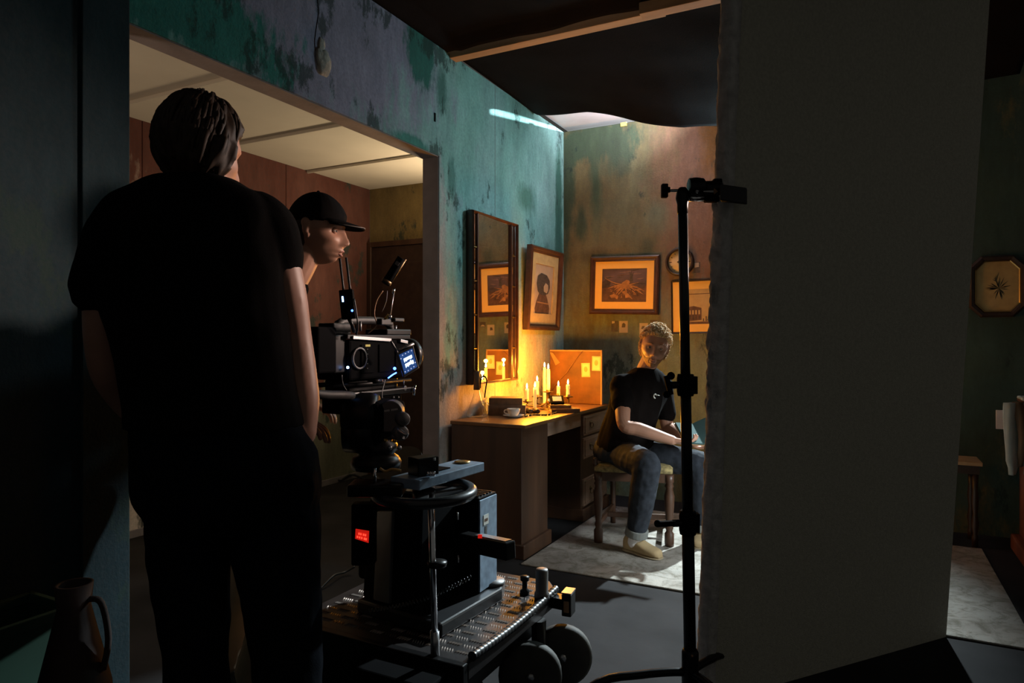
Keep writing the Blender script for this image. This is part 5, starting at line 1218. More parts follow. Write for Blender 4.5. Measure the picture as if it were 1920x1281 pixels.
MB().obox(W(722, 604, 2.1), (0.06, 0.02, 0.02), (0, 1, 0)).build('arm_base', 'black_metal', cm, bevel=0.003)
MB().obox(W(745, 600, 2.14), (0.05, 0.02, 0.012), (0, 1, 0)).build('arm_base', 'black_metal', cm, bevel=0.003)

# ------------------------------------------------------------------ grip stand with its clamp
gs0, gs1 = W(1296, 1364, 2.2), W(1280, 385, 2.2)
gs0.z = 0.0
def gp_(y): t = (1364 - y) / (1364 - 385); return W(1296 - 16 * t, y, 2.2)
gst = thing('grip_stand', 'black grip stand with knobs clamping the edge of the foam flat', 'stand', gs0)
MB().cyl(gp_(1250), gp_(970), 0.0195, n=20).build('column', 'black_metal', gst)
MB().cyl(gp_(985), gp_(715), 0.0172, n=20).build('riser', 'black_metal', gst)
MB().cyl(gp_(730), gp_(378), 0.0155, n=20).build('riser', 'gloss_black', gst)
for y, hh in ((722, 0.07), (980, 0.075)):
    p = gp_(y)
    cl2 = MB().lathe([(0.014, -hh / 2), (0.025, -hh / 2), (0.028, -hh * .3), (0.028, hh * .3), (0.025, hh / 2), (0.014, hh / 2)], p, n=20).build('collar', 'black_plastic', gst)
    MB().cyl(p, p - RV * 0.05 - FV * 0.01, 0.012, n=12).build('collar_screw', 'black_metal', cl2)
    m = MB(); q = p - RV * 0.058 - FV * 0.012
    if y < 800: m.obox(q, (0.016, 0.014, 0.062), (RV + UP * 0.25)); m.sphere(q + UP * 0.03 + RV * 0.008, 0.013, 10, 6); m.sphere(q - UP * 0.03 - RV * 0.006, 0.012, 10, 6)
    else: m.obox(q - RV * 0.012, (0.062, 0.014, 0.016), (RV + UP * 0.06)); m.sphere(q - RV * 0.042, 0.012, 10, 6)
    m.build('wing_knob', 'black_plastic', cl2)
    MB().obox(p + RV * 0.028, (0.014, 0.03, hh * .8), RV).build('collar_boss', 'black_plastic', cl2)
MB().lathe([(0.019, -0.06), (0.027, -0.055), (0.027, 0.05), (0.022, 0.06), (0.019, 0.06)], gp_(1252), n=20).build('base_collar', 'black_metal', gst)
MB().sphere(gp_(1223) - FV * 0.027, 0.004, 8, 5).build('base_rivet', 'tan_leather', gst)
# folding legs
for k, dv_ in enumerate((-RV * 1.0 - FV * 0.02, RV * 0.55 + FV * 0.6, RV * 0.35 - FV * 0.75)):
    a = gp_(1262); pts = [a, a + dv_ * 0.05 + V((0, 0, 0.004)), a + dv_ * 0.16 - V((0, 0, 0.004)), a + dv_ * 0.30 - V((0, 0, 0.03)), V((a.x, a.y, 0.014)) + dv_ * 0.48]
    MB().tube(pts, 0.0135, 10, 4).build('leg', 'black_metal', gst)
# grip head and flat clamp
ht = gp_(372)
MB().lathe([(0.0, -0.05), (0.017, -0.05), (0.017, -0.02), (0.022, 0.0), (0.018, 0.025), (0.010, 0.035), (0.0, 0.036)], ht, n=18).build('spigot_cap', 'black_metal', gst)
def P2(x, y, d=2.2): return W(x, y, d)
MB().cyl(P2(1281, 357), P2(1250, 358), 0.005, n=10).build('head_screw', 'steel', gst)
m = MB(); m.obox(P2(1246, 358), (0.020, 0.022, 0.044), RV, FV); m.obox(P2(1253, 356), (0.012, 0.014, 0.018), RV, FV); m.build('t_handle', 'black_plastic', gst, bevel=0.003)
m = MB(); m.lathe([(0.0, -0.024), (0.030, -0.024), (0.033, 0.0), (0.030, 0.024), (0.0, 0.024)], P2(1305, 352), RV, 20); m.build('grip_head', 'black_metal', gst, bevel=0.002)
m = MB(); m.lathe([(0.0, -0.03), (0.024, -0.03), (0.026, 0.02), (0.022, 0.03), (0.0, 0.03)], P2(1335, 354), RV, 18); m.build('grip_head', 'black_metal', gst)
MB().sphere(P2(1307, 359, 2.165), 0.006, 10, 6).build('head_bolt', 'steel', gst)
m = MB(); m.obox(P2(1345, 345), (0.03, 0.03, 0.03), RV, FV); m.obox(P2(1334, 374), (0.045, 0.03, 0.018), RV, FV); m.build('clamp_frame', 'black_plastic', gst, bevel=0.004)
m = MB(); m.prism([P2(1338, 357, 2.172), P2(1338, 361, 2.172), P2(1319, 360, 2.172), P2(1319, 358, 2.172)], -FV * 0.001); m.build('arrow_mark', 'mark_white', gst)
m = MB(); m.prism([P2(1346, 359, 2.172), P2(1339, 353, 2.172), P2(1337, 359, 2.172), P2(1339, 365, 2.172)], -FV * 0.001); m.build('star_mark', 'tan_leather', gst)
jl = P2(1374, 364, 2.17); jaw_n = pn
m = MB(); m.hexa([P2(1350, 345, 2.11), P2(1352, 347, 2.14), P2(1352, 379, 2.14), P2(1350, 375, 2.11)], [P2(1400, 352, 2.13), P2(1401, 354, 2.16), P2(1401, 384, 2.16), P2(1400, 383, 2.13)]); m.build('clamp_jaw', 'rubber_hub', gst, bevel=0.003)
MB().lathe([(0.0, -0.03), (0.010, -0.03), (0.010, 0.03), (0.0, 0.03)], P2(1310, 372), RV, 12).build('head_tube', 'chrome', gst)

# ------------------------------------------------------------------ people
def fuse(mb, name, mat, voxel, parent=None, smooth=4, fold=None, kind=None, label=None, cat=None, keep=None, group=None):
    """close the overlapping volumes into one continuous surface"""
    me = mb.mesh('tmp', mat); o = bpy.data.objects.new('tmp', me); COL.objects.link(o)
    r = o.modifiers.new('r', 'REMESH'); r.mode = 'VOXEL'; r.voxel_size = voxel
    s = o.modifiers.new('s', 'SMOOTH'); s.factor = 0.5; s.iterations = smooth
    dg = bpy.context.evaluated_depsgraph_get()
    new = bpy.data.meshes.new_from_object(o.evaluated_get(dg)); bpy.data.objects.remove(o)
    if fold:
        nrm = [v.normal.copy() for v in new.vertices]
        for v, n in zip(new.vertices, nrm): v.co += n * fold(v.co)
    off = ORG[parent.name] if parent is not None else V((0, 0, 0))
    for v in new.vertices: v.co -= off
    new.polygons.foreach_set('use_smooth', [True] * len(new.polygons)); new.name = name
    new.materials.clear(); new.materials.append(MATS[mat]); new.update()
    ob = bpy.data.objects.new(name, new); COL.objects.link(ob)
    if parent is not None: ob.parent = parent
    ORG[ob.name] = off.copy() if parent is not None else V((0, 0, 0))
    return tag(ob, label, cat, group, kind)
def limb(m, pts, rad, n=16, sub=5):
    """tapering rounded limb through the joints"""
    pts = [V(p) for p in pts]; P, R = catmull(pts, list(rad), sub)
    a, b = (P[0] - P[1]).normalized(), (P[-1] - P[-2]).normalized()
    P = [P[0] + a * R[0] * 0.85, P[0] + a * R[0] * 0.5] + P + [P[-1] + b * R[-1] * 0.5, P[-1] + b * R[-1] * 0.85]
    R = [R[0] * 0.35, R[0] * 0.8] + R + [R[-1] * 0.8, R[-1] * 0.35]
    return m.tube(P, R, n)
def loft(m, secs, n=28, ex=0.85):
    """stack of rounded sections: (centre, half width vector, half depth vector)"""
    R = []
    sg = lambda c: math.copysign(abs(c) ** ex, c)
    for c, a, b in secs: R.append([V(c) + V(a) * sg(math.cos(2 * PI * k / n)) + V(b) * sg(math.sin(2 * PI * k / n)) for k in range(n)])
    return m.rings(R)
def interp(secs, sub):
    out = []
    for i in range(len(secs) - 1):
        p = [secs[max(i - 1, 0)], secs[i], secs[i + 1], secs[min(i + 2, len(secs) - 1)]]
        for k in range(sub):
            t = k / sub
            out.append(tuple(0.5 * ((2 * V(p[1][j])) + (V(p[2][j]) - V(p[0][j])) * t + (2 * V(p[0][j]) - 5 * V(p[1][j]) + 4 * V(p[2][j]) - V(p[3][j])) * t * t + (3 * V(p[1][j]) - V(p[0][j]) - 3 * V(p[2][j]) + V(p[3][j])) * t ** 3) for j in range(3)))
    out.append(tuple(V(q) for q in secs[-1])); return out
G = lambda x, s: math.exp(-(x / s) ** 2)
def head_pt(th, ph):
    """point of a head surface; x to its side, y to the front, z up, eyes at z = 0"""
    sx, sy, sz = math.sin(ph) * math.sin(th), math.sin(ph) * math.cos(th), math.cos(ph)
    x, y, z = 0.0735 * sx, 0.094 * sy, 0.118 * sz
    if z > 0: y -= 0.006 * (z / .118); x *= 1 + 0.03 * (1 - z / .118)
    if z < -0.015:
        t = min(1, (-z - 0.015) / 0.10); x *= 1 - 0.30 * t ** 1.3
        if y > 0: y = y * (1 - 0.02 * t) + 0.022 * t * max(0, sy) + 0.012 * t * max(0.0, 1 - abs(sx))
        else: y *= 1 - 0.35 * t
    if sy > 0:
        f = min(1, sy * 1.6); fx = x
        y += f * (0.0085 * G(z - 0.021, 0.010) * G(abs(fx) - 0.028, 0.024)                                 # brow
              - 0.0165 * G(z - 0.000, 0.012) * G(abs(fx) - 0.032, 0.016)                                 # eye socket
              + 0.0075 * G(z + 0.034, 0.016) * G(abs(fx) - 0.046, 0.018)                                 # cheek bone
              - 0.006 * G(z + 0.066, 0.02) * G(abs(fx) - 0.044, 0.015)
              + 0.014 * G(z + 0.105, 0.017) * G(fx, 0.022)                                               # chin
              + 0.0085 * G(z + 0.0660, 0.0060) * G(fx, 0.021) + 0.0085 * G(z + 0.0810, 0.0066) * G(fx, 0.018)   # lips
              - 0.0085 * G(z + 0.0735, 0.0030) * G(fx, 0.024) - 0.0065 * G(z + 0.0915, 0.006) * G(fx, 0.022)
              - 0.0030 * G(z + 0.057, 0.006) * G(fx, 0.004) + 0.005 * G(z + 0.072, 0.022) * G(fx, 0.028))
        if -0.062 < z < 0.024:
            t = (0.020 - z) / 0.068; h_ = 0.027 * min(1, max(0, t * 1.25)) ** 0.9 * (1 if t < 0.86 else max(0, 1 - ((t - 0.86) / 0.16) ** 2) if t < 1.02 else 0)
            y += f * h_ * G(fx, 0.0085 + 0.006 * max(0, t))
            y += f * 0.008 * G(z + 0.046, 0.008) * G(abs(fx) - 0.013, 0.0065)                           # nostril wings
    return V((x, y, z))
def head_frame(front, up, c, s=1.0):
    f = V(front).normalized(); u = (V(up) - f * V(up).dot(f)).normalized(); r = f.cross(u)
    return lambda p: V(c) + (r * p[0] + f * p[1] + u * p[2]) * s
def add_head(m, T, nth=72, nph=60):
    R = [[T(head_pt(2 * PI * j / nth, PI * min(max(i / nph, 0.004), 0.996))) for j in range(nth)] for i in range(nph + 1)]
    m.rings(R)
    for s in (-1, 1):   # ears
        for k, (q, r) in enumerate((((0.080, -0.014, 0.014), (0.0085, 0.016, 0.018)), ((0.0765, -0.012, -0.002), (0.010, 0.013, 0.026)), ((0.073, -0.004, -0.026), (0.008, 0.009, 0.012)))):
            o = MB().sphere((q[0] * s, q[1], q[2]), r, 12, 8); m.add([T(v) for v in o.v], o.f, True)
def scalp(T, mask, thick, nz_amp, seed, nth=110, nph=80):
    """hair cap lying over the head where mask > 0"""
    m = MB(); vs = []; ids = {}; fs = []
    pts = {}
    for i in range(nph + 1):
        for j in range(nth):
            th, ph = 2 * PI * j / nth, PI * min(max(i / nph, 0.004), 0.996)
            p = head_pt(th, ph); k = mask(p, th, ph)
            k2 = max(0.0, min(1.0, k)); rad = p.normalized()
            e = thick(p, th, ph) * k2 ** 0.5 * (1 + nz_amp * noise.noise(V((math.sin(th) * 7 + seed, math.cos(th) * 7, p.z * 16)))) - (0.006 if k2 <= 0 else 0)
            pts[i, j] = T(p + rad * e)
    R = [[pts[i, j] for j in range(nth)] for i in range(nph + 1)]
    m.rings(R); return m
def hand(m, wrist, along, palm_n, curl, s=1.0, thumb_side=1, spread=0.1):
    """palm, five bent fingers and thumb; curl bends the fingers towards palm_n"""
    a = V(along).normalized(); n_ = V(palm_n); n_ = (n_ - a * n_.dot(a)).normalized(); b = a.cross(n_) * thumb_side
    w0 = V(wrist)
    loft(m, interp([(w0, b * 0.026 * s, n_ * 0.018 * s), (w0 + a * 0.03 * s, b * 0.034 * s, n_ * 0.016 * s), (w0 + a * 0.065 * s, b * 0.041 * s, n_ * 0.014 * s), (w0 + a * 0.092 * s, b * 0.038 * s, n_ * 0.011 * s)], 3), 16)
    for k, (l, o) in enumerate(((0.070, 0.030), (0.080, 0.010), (0.074, -0.010), (0.058, -0.029))):
        p = w0 + a * 0.085 * s + b * o * s; d = (a + b * (o * spread * 12)).normalized(); pts = [p - d * 0.02 * s]
        ang = 0; seg = (0.45, 0.30, 0.25); c_ = curl[k] if isinstance(curl, (list, tuple)) else curl
        pts.append(p)
        for q in seg:
            ang += c_; dd = d * math.cos(ang) + n_ * math.sin(ang); p = p + dd * l * q * s; pts.append(p)
        limb(m, pts, [0.009 * s, 0.0092 * s, 0.0086 * s, 0.0078 * s, 0.0066 * s], 10, 3)
    p = w0 + a * 0.025 * s + b * 0.026 * s; d = (a * 0.62 + b * 0.62 + n_ * 0.45).normalized()
    limb(m, [p - d * 0.01 * s, p + d * 0.03 * s, p + d * 0.055 * s + a * 0.004 * s, p + d * 0.066 * s + a * 0.022 * s + n_ * 0.006 * s], [0.013 * s, 0.0115 * s, 0.010 * s, 0.0078 * s], 10, 3)
def shoe(m, heel, toe, z0, wd, hgt, top):
    h, t = V(heel), V(toe); d = (t - h); d.z = 0; L_ = d.length; d.normalize(); s = V((-d.y, d.x, 0)); secs = []
    for q, ww, hh in ((0.0, 0.55, 0.75), (0.06, 0.80, 0.95), (0.25, 0.86, 1.0), (0.45, 0.92, 0.80), (0.65, 1.0, 0.60), (0.85, 0.92, 0.50), (0.95, 0.72, 0.42), (1.0, 0.42, 0.26)):
        c = h + d * L_ * q; c.z = z0 + hgt * hh / 2; secs.append((c, s * wd / 2 * ww, V((0, 0, hgt * hh / 2))))
    loft(m, interp(secs, 3), 20, 0.75)

def face_parts(T, parent, skin, ey):
    for s in (-1, 1):
        c = V((0.031 * s, ey, -0.0005)); o = MB().sphere((0, 0, 0), 0.0112, 14, 10)
        m = MB(); m.add([T(v + c) for v in o.v], o.f, True); eye = m.build('eye', 'eye_white', parent)
        m = MB(); m.prism([T(c + V((0.0052 * math.cos(a), 0.0108, 0.0052 * math.sin(a) - 0.0005))) for a in [2 * PI * k / 12 for k in range(12)]], (T((0, 1, 0)) - T((0, 0, 0))) * 0.0016); m.build('iris', 'eye_dark', eye)
        m = MB()
        for a0, a1 in ((12, 150), (-150, -20)):   # upper and lower lid
            R = []
            for k in range(9):
                al = math.radians(a0 + (a1 - a0) * k / 8)
                R.append([T(c + V((0.0136 * math.cos(b), 0.0130 * math.sin(b) * math.cos(al), 0.0130 * math.sin(b) * math.sin(al)))) for b in [PI * (0.06 + 0.88 * q / 10) for q in range(11)]])
            vs = [p for r in R for p in r]; n = 11
            m.add(vs, [(i * n + q, i * n + q + 1, (i + 1) * n + q + 1, (i + 1) * n + q) for i in range(8) for q in range(n - 1)], True)
        m.build('eyelids', skin, parent)
    def fp(x, z):
        best = max((head_pt(th, ph) for th in [math.atan2(x, 0.09) * k for k in (0.8, 0.9, 1.0, 1.1, 1.2, 1.3)] for ph in [math.acos(max(-1, min(1, z / 0.118)))]), key=lambda p: -abs(p.x - x)); return best
    for z, r in ((-0.0665, 0.0030), (-0.0805, 0.0036)):
        q = [fp(x, z + (0.0012 if abs(x) < 0.006 and z > -0.07 else 0.003 * 0) - (z + 0.0735) * (abs(x) / 0.024) ** 2) + V((0, -0.0028, 0)) for x in (-0.022, -0.015, -0.008, 0.0, 0.008, 0.015, 0.022)]
        MB().tube([T(p) for p in q], [0.0008, r * .8, r, r * .95, r, r * .8, 0.0008], 8, 3).build('lip', 'lip', parent)

# ---- standing man with his back to the camera
A_ = lambda x, y, d=1.60: W(x, y, d)
pA = thing('person', 'standing person seen from behind in black shirt and black jeans, one arm lit', 'person', V((A_(430, 900).x, A_(430, 900).y, 0)))
px_ = 1 / 800.0
fA = (FV * math.cos(math.radians(22)) + RV * math.sin(math.radians(22)))
headA = A_(374, 272, 1.60)
TA = head_frame((FV * 0.86 + RV * 0.5 + UP * -0.28), (UP + FV * 0.25 + RV * 0.05), headA + FV * 0.01, 0.97)
def torsoA(e):
    rows = ((338, 368, 58, .065), (358, 362, 100, .085), (385, 356, 140, .105), (425, 354, 160, .125), (480, 355, 166, .135), (560, 366, 158, .135), (640, 384, 148, .130), (720, 398, 146, .128), (800, 410, 152, .135))
    return [(A_(c, y), RV * (hw * px_ + e), FV * (dp + e)) for y, c, hw, dp in rows]
armL = [A_(232, 425, 1.60), A_(205, 560, 1.60), A_(204, 680, 1.63), A_(240, 750, 1.72), A_(296, 800, 1.76)]
armR = [A_(500, 420, 1.62), A_(530, 540, 1.64), A_(550, 645, 1.66), A_(563, 740, 1.65), A_(570, 815, 1.63)]
legL = [A_(352, 880), A_(356, 1010), A_(368, 1225), A_(372, 1400), A_(378, 1585)]
legR = [A_(505, 880), A_(517, 1010), A_(538, 1225), A_(545, 1400), A_(552, 1585)]
m = MB(); add_head(m, TA)
limb(m, [A_(372, 370), A_(372, 325), headA - UP * 0.02], [0.062, 0.056, 0.055])
loft(m, interp(torsoA(-0.006), 4)); loft(m, interp([(A_(412, 790), RV * .185, FV * .125), (A_(424, 850), RV * .195, FV * .135), (A_(430, 930), RV * .19, FV * .13), (A_(432, 985), RV * .15, FV * .10)], 4))
limb(m, armL, [0.062, 0.054, 0.046, 0.042, 0.030]); limb(m, armR, [0.062, 0.053, 0.046, 0.045, 0.030])
hand(m, armR[-1], A_(563, 880, 1.60) - armR[-1], -RV + FV * 0.1, 0.35, 1.0, -1); hand(m, armL[-1], A_(330, 850, 1.78) - armL[-1], RV - FV * 0.2, 0.4, 1.0, 1)
limb(m, legL, [0.088, 0.082, 0.058, 0.056, 0.04]); limb(m, legR, [0.088, 0.084, 0.058, 0.056, 0.04])
for lg in (legL, legR): limb(m, [lg[-1], lg[-1] - UP * 0.05 + fA * 0.05, lg[-1] - UP * 0.055 + fA * 0.14], [0.036, 0.035, 0.022])
fuse(m, 'body', 'skin_tan', 0.006, pA)
def cloth_fold(amp, sc, sz=1.0, seed=0):
    def f(p):
        q = V((p.x * sc, p.y * sc, p.z * sc * sz + seed)); a = noise.noise(q); b = noise.noise(q * 2.3 + V((3, 1, 2)))
        return amp * ((1 - abs(a) * 2) * 0.7 + b * 0.5)
    return f
m = MB(); loft(m, interp(torsoA(0.012), 4)); 
limb(m, [A_(252, 410), A_(222, 445), A_(206, 500), A_(198, 545)], [0.068, 0.072, 0.070, 0.074], 18)
limb(m, [A_(468, 405, 1.62), A_(498, 430, 1.62), A_(512, 468, 1.63), A_(520, 492, 1.635)], [0.066, 0.070, 0.066, 0.062], 18)
hm = A_(410, 800); loft(m, [(A_(410, 780), RV * .195, FV * .150), (A_(412, 800), RV * .197, FV * .152)])
fuse(m, 'shirt', 'black_shirt', 0.007, pA, 3, cloth_fold(0.006, 9, 0.6))
m = MB(); loft(m, interp([(A_(410, 785), RV * .187, FV * .135), (A_(424, 850), RV * .203, FV * .145), (A_(430, 930), RV * .205, FV * .14), (A_(434, 985), RV * .17, FV * .11)], 4))
limb(m, legL, [0.098, 0.092, 0.072, 0.07, 0.065]); limb(m, legR, [0.10, 0.100, 0.078, 0.072, 0.066])
fuse(m, 'jeans', 'black_jeans', 0.007, pA, 3, cloth_fold(0.007, 10, 0.8, 5))
for lg in (legL, legR):
    m = MB(); hh = lg[-1] - fA * 0.07; shoe(m, hh, hh + fA * 0.29, 0.0, 0.105, 0.10, 0); fuse(m, 'shoe', 'rubber', 0.006, pA, 2)
def maskA(p, th, ph):
    if p.y > 0.03 and p.z < 0.06: return min(1, (p.z - 0.045) * 40) if p.y < 0.07 else -1
    return min(1, (p.z + 0.115) * 18)
m = scalp(TA, maskA, lambda p, th, ph: 0.014 + 0.006 * (p.z < 0) + 0.005 * abs(math.sin(th * 9 + p.z * 30)), 0.5, 2.0)
rnd = random.Random(11)
for k in range(150):   # locks
    th = rnd.uniform(0.5 * PI, 1.5 * PI) if k % 4 else rnd.uniform(0, 2 * PI); ph = rnd.uniform(0.12, 0.55) * PI
    q = []
    for j in range(5):
        pp = head_pt(th + 0.06 * math.sin(j + k), min(0.68 * PI, ph + 0.085 * PI * j)); r_ = pp.normalized()
        q.append(TA(pp + r_ * (0.016 + 0.004 * math.sin(j * 2.1 + k) + 0.003 * (j == 4)))) if maskA(pp, th, ph) > -0.2 else None
    if len(q) > 2: m.tube(q, [0.004] + [0.0055] * (len(q) - 2) + [0.0012], 5, 3)
m.build('hair', 'hair_brown', pA)

# ---- camera operator in a cap, leaning towards the screen
B_ = lambda x, y, d=2.40: W(x, y, d)
pB = thing('person', 'camera operator in black cap and shirt leaning forward behind the camera in profile', 'person', V((B_(470, 900, 2.3).x, B_(470, 900, 2.3).y, 0)))
headB = B_(594, 432)
TB = head_frame((RV * 1.0 - FV * 0.05 - UP * 0.10), (UP + RV * 0.12), headB, 1.0)
m = MB(); add_head(m, TB)
neckB = B_(548, 520, 2.39)
limb(m, [B_(520, 560, 2.38), neckB, TB((0, -0.02, -0.05))], [0.075, 0.058, 0.055])
shB, hipB = B_(500, 585, 2.36), B_(448, 815, 2.33)
def torsoB(e): return [(shB.lerp(hipB, t) + UP * u, FV * (a + e), (RV + UP * 0.2).normalized() * (b + e)) for t, u, a, b in ((-0.10, 0.03, .07, .06), (0.0, 0, .15, .095), (0.15, 0, .185, .115), (0.45, 0, .175, .115), (0.75, 0, .16, .11), (1.0, 0, .165, .115))]
loft(m, interp(torsoB(-0.005), 4))
aBn = [shB - FV * 0.19, B_(455, 720, 2.14), B_(530, 790, 2.05)]; aBf = [shB + FV * 0.19, B_(470, 720, 2.58), B_(560, 760, 2.5)]
for a in (aBn, aBf): limb(m, a, [0.052, 0.042, 0.028])
hand(m, aBn[-1], RV * 1.0 - UP * .1, -UP, 0.4, 1.0, 1); hand(m, aBf[-1], RV - UP * .1, -UP, 0.4, 1.0, -1)
lBn = [B_(470, 820, 2.22), B_(552, 985, 2.22), B_(478, 1262, 2.28)]; lBf = [B_(440, 830, 2.45), B_(478, 1010, 2.45), B_(420, 1238, 2.45)]
for l in (lBn, lBf):
    limb(m, l, [0.085, 0.060, 0.042])
    limb(m, [l[-1], l[-1] - UP * 0.04 + RV * 0.04, l[-1] - UP * 0.05 + RV * 0.12], [0.036, 0.034, 0.022])
fuse(m, 'body', 'skin_fair', 0.0036, pB, 1)
m = MB(); loft(m, interp(torsoB(0.012), 4)); limb(m, [B_(512, 572, 2.38), B_(544, 538, 2.385)], [0.092, 0.064])
for a in (aBn, aBf): limb(m, [a[0], a[0].lerp(a[1], 0.6)], [0.066, 0.058])
fuse(m, 'shirt', 'black_shirt', 0.007, pB, 3, cloth_fold(0.005, 9))
m = MB(); loft(m, interp([(hipB + UP * 0.02, FV * .17, RV * .125), (hipB - UP * 0.08, FV * .18, RV * .135), (hipB - UP * 0.18 + RV * 0.03, FV * .15, RV * .11)], 4))
for l, r in ((lBn, 0.092), (lBf, 0.092)): limb(m, l, [r, 0.074, 0.066])
fuse(m, 'trousers', 'khaki', 0.007, pB, 3, cloth_fold(0.005, 11))
for l in (lBn, lBf):
    m = MB(); hh = V((l[-1].x, l[-1].y, 0)) - RV * 0.06; shoe(m, hh, hh + RV * 0.28, 0.0, 0.10, 0.10, 0); fuse(m, 'shoe', 'rubber', 0.006, pB, 2)
def maskCap(p, th, ph): return min(1, (p.z - 0.028 + 0.10 * max(-0.1, min(0.1, -p.y)) * -0.9 - (0.0)) * 60)
def maskHairB(p, th, ph):
    if p.y > -0.018: return -1
    return min(1, (p.z + 0.075) * 40)
m = scalp(TB, maskHairB, lambda p, th, ph: 0.005, 0.3, 1.0); m.build('hair', 'hair_brown', pB)
capm = lambda p, th, ph: min(1, (p.z - 0.022 - p.y * 0.12) * 60)
m = scalp(TB, capm, lambda p, th, ph: 0.016 + 0.004 * max(0, p.y / 0.09), 0.05, 4.0)
cp = m.build('cap', 'cap_black', pB)
# curved peak
R = []
for k in range(21):
    a = (k / 20 - 0.5) * 2 * 0.93; xx = a * 0.076
    yb = 0.084 * math.sqrt(max(0, 1 - (a * 0.97) ** 2)) + 0.018; ln = 0.066 * (1 - abs(a) ** 3.2)
    zb = 0.038 - 0.003 * a * a; dz = -0.018 - 0.006 * a * a
    q = []
    for t in (0, 0.25, 0.5, 0.75, 1.0): q.append(TB((xx, yb + ln * t, zb + dz * t * (0.6 + 0.4 * t) * (ln / 0.078) - 0.010 * a * a * t)))
    q2 = [p + UP * -0.005 for p in reversed(q)]
    R.append(q + q2)
m = MB(); m.rings(R); pk = m.build('peak', 'cap_black', cp)
m = MB(); m.tube([r[4] for r in R[1:-1]], 0.0017, 5); m.build('peak_piping', 'seam_grey', cp)
MB().sphere(TB((0, -0.008, 0.134)), 0.006, 8, 5).build('button', 'cap_black', cp)
face_parts(TB, pB, 'skin_fair', 0.0705)

# ---- seated man with a book
S_ = lambda x, y, d=4.15: W(x, y, d)
pS = thing('person', 'seated person with blond curly hair, black shirt and cuffed jeans holding an open book', 'person', V((-1.28, 4.2, 0.0105)))
headS = S_(1227, 651, 4.15)
TS = head_frame((-FV * 1.0 - RV * 0.14 - UP * 0.06), (UP + RV * 0.20), headS, 1.06)
hipR, kneeR, ankR = S_(1160, 848, 4.26), S_(1213, 874, 3.87), S_(1194, 996, 3.95)
hipL, kneeL, ankL = S_(1188, 848, 4.36), S_(1313, 872, 4.14), S_(1314, 985, 4.17)
neckS = S_(1210, 694, 4.21); chest = S_(1198, 745, 4.24); belly = S_(1178, 800, 4.27); pel = S_(1168, 845, 4.30)
side = (RV * 0.90 + FV * 0.44).normalized(); frt = (-FV * 0.90 + RV * 0.44).normalized()
def torsoS(e):
    return [(neckS + UP * .01, side * (.055 + e), frt * (.055 + e)), (neckS - UP * .03 + frt * -.01, side * (.115 + e), frt * (.075 + e)), (S_(1204, 720, 4.23), side * (.165 + e), frt * (.10 + e)), (chest, side * (.172 + e), frt * (.118 + e)),
            (S_(1188, 775, 4.25), side * (.160 + e), frt * (.125 + e)), (belly, side * (.158 + e), frt * (.13 + e)), (S_(1172, 828, 4.28), side * (.165 + e), frt * (.135 + e)), (pel, side * (.17 + e), frt * (.13 + e))]
shR, elR, wrR = S_(1164, 722, 4.14), S_(1171, 797, 3.97), S_(1262, 826, 3.93)
shL, elL, wrL = S_(1243, 722, 4.36), S_(1251, 800, 4.32), S_(1288, 828, 4.15)
m = MB(); add_head(m, TS)
limb(m, [neckS - UP * 0.03, neckS, TS((0, -0.015, -0.06))], [0.066, 0.055, 0.056])
loft(m, interp(torsoS(-0.008), 4))
limb(m, [shR - UP * 0.03, shR.lerp(elR, .5), elR, elR.lerp(wrR, .3), wrR], [0.040, 0.047, 0.040, 0.041, 0.027]); limb(m, [shL - UP * 0.03, shL.lerp(elL, .5), elL, elL.lerp(wrL, .3), wrL], [0.040, 0.047, 0.040, 0.041, 0.027])
bkc = S_(1309, 818, 3.98)
hand(m, wrR, (S_(1300, 832, 3.93) - wrR), UP + FV * 0.3, (0.25, 0.4, 0.5, 0.6), 1.0, -1)
hand(m, wrL, (S_(1320, 840, 4.10) - wrL), UP - FV * 0.2, 0.5, 1.0, 1)
for h, k, a, s in ((hipR, kneeR, ankR, 1), (hipL, kneeL, ankL, 1)):
    limb(m, [h, h.lerp(k, .5), k], [0.09, 0.078, 0.055]); limb(m, [k, k.lerp(a, .35), a], [0.055, 0.054, 0.036])
heR, toR = S_(1181, 1032, 4.0), S_(1230, 1048, 3.87); heL, toL = S_(1322, 1008, 4.24), S_(1312, 1030, 4.06)
for a, h, t in ((ankR, heR, toR), (ankL, heL, toL)): 
    z = lambda q, zz: V((q.x, q.y, zz)); limb(m, [a, z(a.lerp(h, .4), 0.07), z(h.lerp(t, .75), 0.045)], [0.034, 0.036, 0.024])
fuse(m, 'body', 'skin_fair', 0.0036, pS, 1)
def foldS(p):
    q = V((p.x * 11, p.y * 11, p.z * 3.2)); a = noise.noise(q); b = noise.noise(V((p.x * 24, p.y * 24, p.z * 9)))
    return 0.006 * (1 - abs(a) * 2.4) + 0.003 * b
m = MB(); loft(m, interp(torsoS(0.010), 4))
limb(m, [shR + side * 0.06 + UP * 0.012, shR, shR - UP * .04, shR.lerp(elR, 0.50)], [0.058, 0.060, 0.064, 0.064], 18); limb(m, [shL - side * 0.06 + UP * 0.012, shL, shL - UP * .04, shL.lerp(elL, 0.72)], [0.058, 0.058, 0.060, 0.060], 18)
fuse(m, 'shirt', 'brown_black_shirt', 0.006, pS, 3, foldS)
ring = []
em = S_(1228, 743, 4.10)
m = MB()
for q in range(9):
    a = 0.6 + q * 0.5; m.sphere(em + RV * 0.008 * math.cos(a) + UP * 0.012 * math.sin(a) - FV * 0.004, 0.004, 6, 4)
m.tube([em + RV * 0.008 + UP * 0.008 - FV * 0.005, em + RV * 0.028 + UP * 0.004 - FV * 0.003], [0.004, 0.0015], 6)
m.build('chest_emblem', 'label_white', pS)
